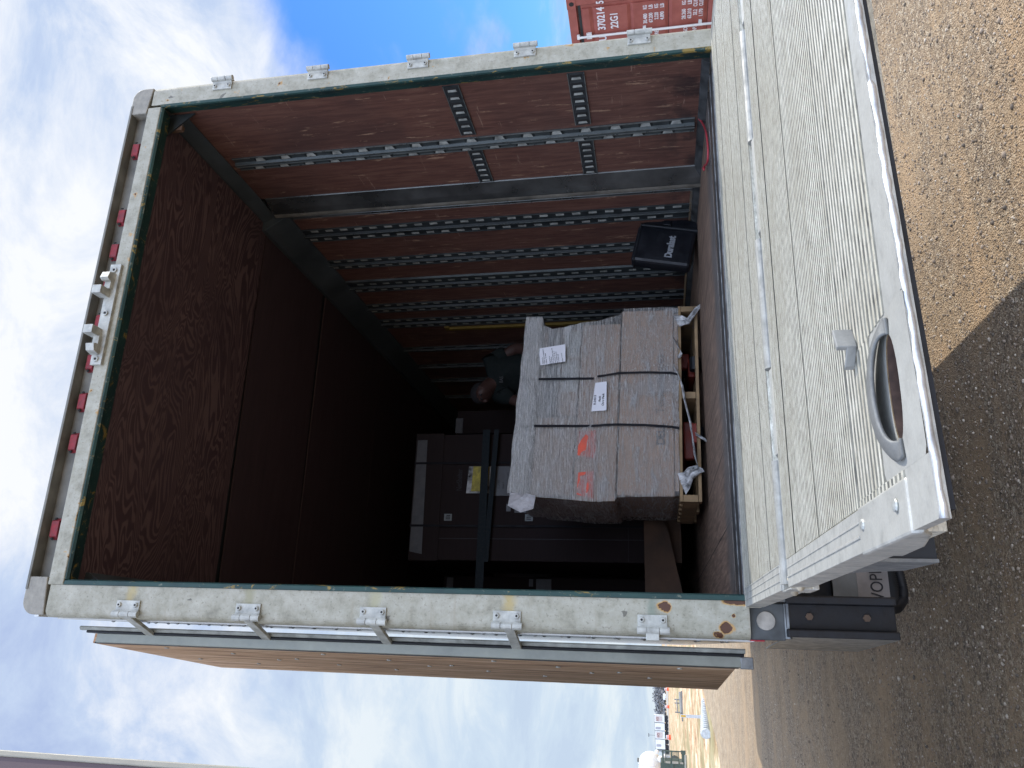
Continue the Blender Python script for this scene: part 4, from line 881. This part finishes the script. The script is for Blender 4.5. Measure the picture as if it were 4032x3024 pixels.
# ================================================================== PERSON
def person():
    root = thing('person', 'person in a dark green t-shirt bending forward behind the wrapped load, head bowed, elbow out', 'person', (2.0, 3.05, 0))
    O = V(root.location)
    def skin(name, pts, edges, mat, parent, sub=2, rootv=0):
        me = bpy.data.meshes.new(name); me.from_pydata([tuple(V(p[:3])-O) for p in pts], edges, []); o = bpy.data.objects.new(name, me); COL.objects.link(o); o.parent = parent
        me.materials.append(mat); m = o.modifiers.new('skin', 'SKIN'); m.use_smooth_shade = True
        for i, p in enumerate(pts): me.skin_vertices[0].data[i].radius = (p[3], p[4] if len(p) > 4 else p[3])
        me.skin_vertices[0].data[rootv].use_root = True
        s = o.modifiers.new('sub', 'SUBSURF'); s.levels = sub; s.render_levels = sub; return o
    skn = simple('weathered_skin', (.07, .036, .03), .55, 0, .12, 30); shirt = simple('dark_green_cotton', (.007, .012, .012), .9, 0, .15, 40, .001); jeans = simple('dark_trousers', (.03, .035, .05), .9)
    hair = simple('dark_cap_hair', (.022, .02, .022), .9)
    # body: pelvis, spine, neck, head, arms with hands, legs
    P = [(2.04, 3.12, .98, .11, .10), (1.99, 3.08, 1.18, .10, .09), (1.91, 3.04, 1.38, .11, .09), (1.86, 3.01, 1.50, .08, .07), (1.80, 2.97, 1.565, .058), (1.755, 2.94, 1.60, .075), (1.70, 2.92, 1.635, .092, .086), (1.67, 2.90, 1.585, .07),   # 0-7
         (2.00, 2.99, 1.575, .045), (2.10, 2.93, 1.36, .052), (2.00, 2.82, 1.20, .040), (1.90, 2.76, 1.08, .030), (1.87, 2.73, 1.02, .036),          # right arm 8-12
         (1.72, 3.03, 1.49, .045), (1.63, 2.96, 1.29, .048), (1.62, 2.86, 1.13, .038), (1.66, 2.78, 1.04, .030), (1.68, 2.75, .98, .036),        # left arm 13-17
         (2.12, 3.12, .90, .10), (2.14, 3.10, .52, .068), (2.13, 3.16, .10, .045), (2.13, 3.02, .035, .040),                     # right leg 18-21
         (1.96, 3.14, .90, .10), (1.94, 3.12, .52, .068), (1.94, 3.18, .10, .045), (1.93, 3.04, .035, .040)]                     # left leg 22-25
    E_ = [(0, 1), (1, 2), (2, 3), (3, 4), (4, 5), (5, 6), (6, 7), (3, 8), (8, 9), (9, 10), (10, 11), (11, 12), (3, 13), (13, 14), (14, 15), (15, 16), (16, 17), (0, 18), (18, 19), (19, 20), (20, 21), (0, 22), (22, 23), (23, 24), (24, 25)]
    # fingers
    for base, dx in ((12, 1), (17, -1)):
        bx, by, bz = P[base][:3]
        for k in range(4):
            i0 = len(P); ox = (k-1.5)*.019; ln = (.030, .035, .033, .026)[k]
            P.append((bx+ox, by-.012, bz-.045, .0095)); P.append((bx+ox*1.1, by-.018, bz-.045-ln, .0085)); P.append((bx+ox*1.1, by+.004, bz-.052-ln*1.6, .007))
            E_.extend([(base, i0), (i0, i0+1), (i0+1, i0+2)])
        i0 = len(P); P.append((bx+dx*-.036, by-.012, bz-.012, .011)); P.append((bx+dx*-.046, by-.02, bz-.042, .009)); E_.extend([(base, i0), (i0, i0+1)])
    body = skin('body', P, E_, skn, root)
    # face details
    hd = V((1.685, 2.905, 1.615)); 
    b = MB(); b.ball((1.628, 2.855, 1.590), .016, 8, 6, sc=(1, 1, 1.3)); b.ball((1.745, 2.862, 1.632), .022, 8, 6, sc=(.6, .8, 1.2)); b.build('nose_and_ear', skn, root, smooth=True)
    b = MB(); b.ball((1.642, 2.836, 1.618), .009, 8, 6); b.ball((1.672, 2.830, 1.624), .009, 8, 6); b.build('eye', 'ink', root, smooth=True)
    b = MB(); b.ball((1.722, 2.950, 1.655), .090, 16, 10, sc=(1, 1, .9)); b.build('hair', hair, root, smooth=True)
    # shirt with short sleeves
    Q = [(2.03, 3.12, 1.02, .158, .145), (1.99, 3.08, 1.20, .155, .138), (1.91, 3.04, 1.39, .172, .135), (1.865, 3.012, 1.505, .142, .112), (1.825, 2.985, 1.555, .072), (2.00, 2.99, 1.580, .082), (2.075, 2.945, 1.44, .074), (1.73, 3.03, 1.50, .080), (1.665, 2.985, 1.38, .072)]
    sh = skin('t_shirt', Q, [(0, 1), (1, 2), (2, 3), (3, 4), (3, 5), (5, 6), (3, 7), (7, 8)], shirt, root)
    text('shirt_print', 'BAS', .040, 'tape', root, (1.775, 2.855, 1.455), (1, .05, .0), (0, -.15, 1), .001, xs=.8)
    skin('trousers', [(2.04, 3.12, 1.0, .152, .14), (2.12, 3.12, .90, .112), (2.14, 3.10, .52, .082), (2.13, 3.16, .12, .068), (1.96, 3.14, .90, .112), (1.94, 3.12, .52, .082), (1.94, 3.18, .12, .068)], [(0, 1), (1, 2), (2, 3), (0, 4), (4, 5), (5, 6)], jeans, root)
    for x in (2.13, 1.93): b = MB(); b.box(x-.045, x+.045, 2.94, 3.22, .0, .075); b.build('boot', 'dark', root, .03)
person()

# ================================================================== NEIGHBOURS
# red shipping container to the right
def container():
    A = V((8.20, 5.56, 0)); B = V((8.06, 6.60, 0)); 
    zt = 1.32
    # the door face: baseline direction from reader's left to right
    P0 = V((8.085, 6.52, 0)); P1 = V((8.36, 4.05, 0))
    ex = (P1-P0).normalized(); ey = V((ex.y, -ex.x, 0))    # ey: out of the face towards the camera
    if ey.dot(CPOS-P0) < 0: ey = -ey
    root = thing('shipping_container', 'rust red shipping container with white door lettering, standing beyond the truck', 'container')
    Mx = Matrix((ex, -ey, V((0, 0, 1)))).transposed().to_4x4(); org = P0 - ex*1.15; org.z = GZ; Mx.translation = org; root.matrix_world = Mx
    W_, D_, H_ = 2.44, 6.06, 2.59; XO = -.30
    def part(b, n, m, p=root, **k): return b.build(n, m, p, local=True, **k)
    b = MB(); b.box(XO+.02, XO+W_-.02, .06, D_, .12, H_-.02); part(b, 'body', 'cont')
    b = MB(); b.box(XO, XO+W_, -.01, .06, H_-.12, H_); part(b, 'top_rail', 'cont', bevel=.006)
    for x in (XO, XO+W_-.12): b = MB(); b.box(x, x+.12, -.012, .05, .1, H_-.1); part(b, 'corner_post', 'cont', bevel=.006)
    for x in (XO, XO+W_-.165):
        b = MB(); b.box(x, x+.165, -.02, .17, H_-.118, H_+.005); b.tube([(x+.085, -.0205, H_-.062), (x+.085, -.023, H_-.062)], .034, 16, 1); part(b, 'corner_casting', ['cont', 'hole'], bevel=.004)
    b = MB(); b.box(XO+.12, XO+W_-.12, -.003, .01, H_-.178, H_-.142); part(b, 'door_gasket', 'steeld')
    for i, x0 in enumerate((XO+.13, XO+W_/2+.01)):
        b = MB(); x1 = x0+W_/2-.14; b.box(x0, x1, .0, .04, .14, H_-.18)
        for z in (.19, .714, 1.237, 1.751, 2.27): b.prism([(0.0, z-.02), (-.020, z+.03), (-.020, min(z+.46, H_-.2)), (0.0, min(z+.50, H_-.19))], 0, x0+.05, x1-.05)
        d = part(b, 'container_door', 'cont', bevel=.003)
        for z in (.714, 1.237, 1.751): g = MB(); g.box(x0+.05, x1-.05, -.0015, .0, z-.022, z-.0); part(g, 'door_seam', 'hole', d)
        for xr in ((x0+.16, 1.52) if i else (x0+.2, x1-.22)):
            b = MB(); b.tube([(xr, -.055, .12), (xr, -.055, H_-.10)], .017, 10)
            for z in (.30, .79, 1.55): b.box(xr-.025, xr+.06, -.045, -.020, z-.022, z+.022)
            b.box(xr-.045, xr+.045, -.052, -.015, 2.29, 2.365); b.box(xr-.03, xr+.03, -.06, -.02, 2.46, 2.50); part(b, 'locking_rod', 'white', d, bevel=.003)
    def tx(s_, xa, xb, za, zb): text('door_lettering', s_, .1, 'paper', d, (0, -.0235, 0), (1, 0, 0), (0, 0, 1), .001, local=True, bold=.0025, fit=(xa, xb, za, zb))
    tx('TGHU', 1.14, 1.480, 2.086, 2.198); tx('370214', 1.588, 1.965, 2.086, 2.198); tx('5', 2.02, 2.065, 2.088, 2.192); tx('22G1', 1.591, 1.836, 1.909, 2.018)
    for q, (n_, u_, nl, nr) in enumerate((('30.480', 'KG', 1.614, 1.774), ('67.200', 'LB', 1.62, 1.778), ('2.220', 'KG', 1.66, 1.777), ('4.890', 'LB', 1.645, 1.778))):
        z = 1.510-q*.0765; tx(n_, nl, nr, z, z+.055); tx(u_, 1.848, 1.910, z, z+.055)
    for q, (n_, u_, nl, nr) in enumerate((('28.260', 'KG', 1.612, 1.778), ('62.310', 'LB', 1.615, 1.776), ('33.2', 'CU.M.', 1.66, 1.75), ('1.170', 'CU.FT.', 1.636, 1.750))):
        z = .988-q*.0765; tx(n_, nl, nr, z, z+.055); tx(u_, 1.80 if q > 1 else 1.848, 1.94 if q > 1 else 1.91, z, z+.055)
    tx('MAX. GROSS', 1.10, 1.473, 1.51, 1.565); tx('TARE', 1.33, 1.473, 1.357, 1.412); tx('MAX. CARGO', 1.08, 1.473, .958, 1.015); tx('CU. CAP.', 1.22, 1.473, .835, .89)
    return root
container()

# neighbouring vehicle's maroon body close on the left
N_ = thing('parked_trailer', 'dull maroon trailer body with cream edge trim, cut off by the edge of the picture', 'trailer', (-.6, -.3, 0))
N_.rotation_euler = (0, 0, math.radians(24)); N_.location = (-.574, -.25, 0)
b = MB(); b.box(-2.4, -.021, .0, 6, -.3, 2.9); b.build('body', 'maroon', N_, local=True); b = MB(); b.box(-.0205, .0, -.006, 5.99, -.3, 2.91); b.build('edge_trim', 'cream', N_, .004, local=True)
b = MB(); b.ball((-.062, -.006, 2.06), .028, 10, 8, sc=(.30, .4, 1)); b.build('side_lamp', 'castd', N_, local=True, smooth=True)
for x, y in ((-.3, 1.0), (-2.1, 1.0), (-.3, 4.8), (-2.1, 4.8)):
    b = MB(); b.tube([(x-.12, y, GZ+.5), (x+.12, y, GZ+.5)], .5, 24); b.build('wheel', 'dark', N_, local=True, bevel=.03)
b = MB(); b.box(-2.2, -.2, .3, 5.8, -.75, -.3); b.build('underframe', 'fard', N_, local=True)

# ================================================================== BACKGROUND
# marker post and corrugated pipe at the edge of the yard
P = thing('marker_post', 'white marker post with an ochre top standing at the end of the corrugated pipe', 'marker post', (-2.66, 30.0, GZ))
b = MB(); b.box(-2.725, -2.61, 30.0, 30.03, GZ, GZ+.70); b.build('post', 'pipe', P, .01); b = MB(); b.box(-2.722, -2.613, 29.998, 30.032, GZ+.702, GZ+.92); b.build('post_top', 'pipe', P, .008); b = MB(); b.box(-2.700, -2.635, 29.994, 29.997, GZ+.72, GZ+.90); b.build('ochre_patch', 'ochre', P)
b = MB(); A = V((-2.98, 27.1, GZ+.13)); B = V((-2.12, 30.6, GZ-.03)); k = 34; pts = [A.lerp(B, i/k) for i in range(k+1)]
for i in range(k//2): b.tube([pts[2*i], pts[2*i].lerp(pts[2*i+1], .4), pts[2*i+1]], [.17*(1-.3*i/17), .19*(1-.3*i/17), .17*(1-.3*i/17)], 16, 0); b.tube([pts[2*i+1], pts[2*i+2]], [.145*(1-.3*i/17)]*2, 16, 1)
tag(b.build('corrugated_pipe', ['pipe', 'piped']), 'white and grey corrugated pipe lying half buried at the edge of the gravel', 'pipe')
# low steel frame lying in the grass
b = MB(); b.tube([(-5.35, 67.3, GZ+.1), (-3.9, 70.2, GZ+.12)], .11, 10); b.tube([(-5.3, 67.4, GZ+.42), (-4.4, 69.2, GZ+.42)], .05, 8)
for t in (0.02, .45, .62): b.tube([(-5.3+.9*t/.62, 67.4+1.8*t/.62, GZ+.1), (-5.3+.9*t/.62, 67.4+1.8*t/.62, GZ+.62)], .05, 8)
b.box(-5.9, -3.6, 66.9, 67.1, GZ+.0, GZ+.10); tag(b.build('pipe_rack', 'slate'), 'low grey steel pipe rack lying in the dry grass', 'rack')
# green slatted container and white tank
def D2(y, Y):   # lateral position of a photo row at distance Y
    r = CF + CR*(((3024-y)-1504.6)/3052.2) - CU*((2610-1991.5)/3052.2); t = (Y-CPOS.y)/r.y; return CPOS.x + r.x*t
gx, bx = D2(2954, 62.6), D2(3003, 62.6)
G = thing('green_skip', 'dark green steel bin with an open slatted rack, at the edge of the field', 'bin', (bx-1, 63, GZ))
b = MB(); b.box(bx-4, bx, 62.5, 65.5, GZ+.02, GZ+1.88); b.box(bx-4, bx+.02, 62.45, 62.5, GZ+.9, GZ+1.05); b.build('bin_body', 'olive', G, .02)
b = MB(); 
for z, h in ((GZ+.04, .26), (GZ+.50, .05), (GZ+1.0, .09), (GZ+1.45, .06), (GZ+1.62, .12)): b.box(bx, gx, 62.6, 62.72, z, z+h)
b.box(gx-.07, gx, 62.58, 62.74, GZ+.04, GZ+1.74); b.box(gx-.2, gx+.05, 62.56, 62.76, GZ+.0, GZ+.34)
nb = 13
for k in range(nb): xx = bx+(gx-bx)*(k+.5)/nb; b.box(xx-.014, xx+.014, 62.62, 62.66, GZ+.5, GZ+1.5)
b.build('slatted_rack', 'olive', G); b = MB(); b.box(bx+.0, bx+.16, 62.40, 62.46, GZ+.55, GZ+1.02); b.box(bx, bx+.14, 62.40, 62.46, GZ+1.15, GZ+1.5); b.box(bx, bx+.12, 62.40, 62.46, GZ+.2, GZ+.42); b.build('warning_plate', 'cream', G)
b = MB(); b.tube([(bx-4, 60.2, GZ+.12), (bx+.9, 60.2, GZ+.06)], .085, 8); b.build('tow_bar', 'cream', G)
tx0 = D2(2960, 88)
Tk = thing('water_tank', 'large white tank trailer with a domed end behind the green bin', 'tank', (tx0-3, 88, GZ))
b = MB(); prof = [(-9, 1.2), (-1.45, 1.2), (-.95, 1.17), (-.6, 1.05), (-.3, .82), (-.08, .45), (0, .08)]
zc = GZ+3.05; b.tube([(tx0+x, 88, zc) for x, r in prof], [r for x, r in prof], 28); b.tube([(tx0-1.3, 88, zc), (tx0-1.2, 88, zc)], 1.24, 28); b.build('tank_shell', 'tank', Tk, smooth=True)
b = MB(); b.box(tx0-9, tx0-.3, 87.4, 88.6, GZ+1.0, GZ+1.7); b.ball((tx0-.6, 86.95, GZ+1.95), .34, 12, 8); b.ball((tx0+.05, 87.2, GZ+2.35), .22, 10, 6); b.build('tank_frame', 'white', Tk)
b = MB(); b.box(tx0-5, tx0-1.5, 86.74, 86.78, zc-.02, zc+.03); b.build('stripe', 'steeld', Tk); b = MB(); b.box(tx0-1.1, tx0-.75, 87.8, 88.2, zc+1.1, zc+1.35); b.build('hatch', 'chan', Tk)
for x in (-7, -5.6, -.9): b = MB(); b.tube([(tx0+x, 87, GZ+.5), (tx0+x, 89, GZ+.5)], .5, 20); b.build('wheel', 'dark', Tk)

# four white freight trailers in a row by the road, last with a tractor
Yt = 236.0
rows = [(2816.5, 2846, 0, 1), (2847, 2878, 0, 0), (2879, 2910.5, 2, 1), (2911.5, 2951, 3, 0)]
labs = ['white freight trailer with a red lettered panel, the one nearest the open truck door', 'plain white freight trailer standing between the two with red lettered panels', 'white freight trailer with a red lettered panel, below the thin lamp mast', 'plain white freight trailer coupled right behind the tractor cab']
for (ya, yb, dz, sign), lb in zip(rows, labs):
    xb, xa = D2(ya, Yt), D2(yb, Yt); z0 = gz(xa, Yt)+1.05; z1 = z0+2.72+ (.12 if dz == 0 else 0)
    q = thing('freight_trailer', lb, 'trailer', ((xa+xb)/2, Yt, gz(xa, Yt)), 'white freight trailers parked in line by the far road')
    b = MB(); b.box(xa, xb, Yt, Yt+2.5, z0, z1); b.build('body', 'tank', q, .03)
    b = MB(); b.box(xa, xb, Yt-.03, Yt, z1-.08, z1); b.box(xa, xa+.06, Yt-.03, Yt, z0, z1-.08); b.box(xb-.06, xb, Yt-.03, Yt, z0, z1-.08); b.build('edge_trim', 'slate', q)
    if sign:
        b = MB(); b.box(xa+.3, xb-.3, Yt-.05, Yt-.02, z0+.6, z1-.4); b.build('sign_panel', simple('sign_backing', (.55, .46, .42), .6), q)
        text('sign_lettering', 'AVOS', .95, simple('sign_red', (.45, .05, .03), .6) and 'jack', q, (xa+.38, Yt-.07, z1-1.25), (1, 0, 0), (0, 0, 1), .01, xs=(xb-xa-.8)/2.65)
    else:
        b = MB(); b.box(xa+.35+(.3 if dz else 0), xa+.95+(.3 if dz else 0), Yt-.04, Yt-.02, z0+1.1, z1-.35); b.build('faded_lettering', simple('faded_grey', (.36, .35, .38), .6), q)
    b = MB(); b.box(xa+.2, xb-.2, Yt+.4, Yt+2.1, z0-.35, z0); b.build('underframe', 'fard', q)
    for t in (.22, .72): b = MB(); xx = xa+(xb-xa)*t; b.tube([(xx, Yt+.1, z0-.55), (xx, Yt+2.3, z0-.55)], .5, 16); b.build('wheel', 'dark', q)
xb, xa = D2(2952, Yt), D2(2968, Yt); z0 = gz(xa, Yt)
q = thing('semi_tractor', 'blue-grey tractor cab coupled to the row of white freight trailers, beside the white tank', 'tractor', (xa, Yt, z0))
b = MB(); b.prism([(xb, z0+.6), (xb, z0+3.4), (xb-.5, z0+3.3), (xa+.5, z0+2.3), (xa+.1, z0+1.9), (xa, z0+.6)], 1, Yt+.2, Yt+2.3); b.build('cab', 'slate', q, .05)
for t in (.2, .8): b = MB(); xx = xa+(xb-xa)*t; b.tube([(xx, Yt+.1, z0+.5), (xx, Yt+2.3, z0+.5)], .5, 16); b.build('wheel', 'dark', q)
# light mast
xm = D2(2897, 260); b = MB(); b.tube([(xm, 260, gz(xm, 260)), (xm, 260, gz(xm, 260)+5.9)], .06, 6); b.box(xm-.5, xm+.5, 259.9, 260.1, gz(xm, 260)+5.7, gz(xm, 260)+6.0); tag(b.build('light_mast', 'slate'), 'thin lamp mast rising behind the white freight trailers', 'lamp mast')
# traffic barrels
for yy, Y, lb in ((2713.5, 190, 'orange and white traffic barrel nearest the open truck door'), (2782, 190, 'lone orange and white traffic barrel between the white van and the freight trailers'), (2899, 175, 'orange traffic barrel before the freight trailers, of that pair the one farther from the tank'), (2905, 176, 'orange traffic barrel before the freight trailers, of that pair the one nearer the tank')):
    x = D2(yy, Y); z = gz(x, Y)-.1; q = thing('traffic_barrel', lb, 'traffic barrel', (x, Y, z), 'orange traffic barrels along the far road'); s = 1.15
    b = MB(); b.tube([(x, Y, z), (x, Y, z+.12*s)], .36*s, 14); b.tube([(x, Y, z+.12*s), (x, Y, z+.5*s)], [.29*s, .27*s], 14); b.build('barrel_base', 'barrel', q); b = MB(); b.tube([(x, Y, z+.5*s), (x, Y, z+.95*s)], [.25*s, .20*s], 14, 0); b.tube([(x, Y, z+.66*s), (x, Y, z+.74*s)], .245*s, 14, 1); b.build('barrel_top', ['pipe', 'barrel'], q)
x0 = D2(2755.5, 300); x1 = D2(2731.5, 300); z = gz(x0, 300)+.35; q = thing('white_van', 'small white van parked in front of the far trees', 'van', (x0, 300, z))
b = MB(); b.box(x0, x1, 300, 302, z, z+.85); b.box(x0+.5, x1-.2, 300.1, 301.9, z-.25, z); b.build('body', 'tank', q, .05)
# far tree line: individual low trees, the haze put into their pale foliage colour
def tree(x, Y, w, h, lab):
    z = gz(x, Y)+.25; q = thing('far_tree', lab, 'tree', (x, Y, z), 'grey green trees in the haze at the far side of the field')
    b = MB(); b.tube([(x, Y, z-.6), (x, Y, z+h*.5)], [.35, .15], 6); b.build('trunk', 'fard', q)
    b = MB(); 
    for k in range(260):
        a = random.uniform(0, 6.28); r = math.sqrt(random.random())*w*.5; hh = random.uniform(.02, 1)**.9*h*(1-.45*(r/(w*.5))**2); cx, cy, cz = x+r*math.cos(a), Y+r*math.sin(a)*.6, z+hh
        s = random.uniform(.25, .6); d = V((random.uniform(-1, 1), random.uniform(-1, 1), random.uniform(-1, 1))).normalized(); e = d.orthogonal().normalized()*s; g = d.cross(e).normalized()*s*.7; c = V((cx, cy, cz))
        b.add([tuple(c-e), tuple(c-g), tuple(c+e), tuple(c+g)], [(0, 1, 2, 3)])
    b.build('crown', 'tree', q)
tl = [(2683, 5.2, 4.6), (2694, 5.5, 5.6), (2706, 4.8, 4.5), (2716, 5.6, 5.2), (2728, 5, 4.8), (2739, 4.6, 5.6), (2750, 4.9, 5.0), (2761, 4.6, 5.3), (2772, 5.2, 4.2), (2784, 5, 4.6), (2796, 5.4, 4.7), (2808, 5, 4.4), (2820, 4.5, 4.0)]
nm = ['nearest', 'second', 'third', 'fourth', 'fifth', 'sixth', 'seventh', 'eighth', 'ninth', 'tenth', 'eleventh', 'twelfth', 'thirteenth']
for (yy, w, h), s in zip(tl, nm): tree(D2(yy, 340), 340, w*1.1, h*.95, ('hazy far tree on the horizon, %s from the open truck door' % s) if s != 'nearest' else 'hazy far tree on the horizon nearest the open truck door')
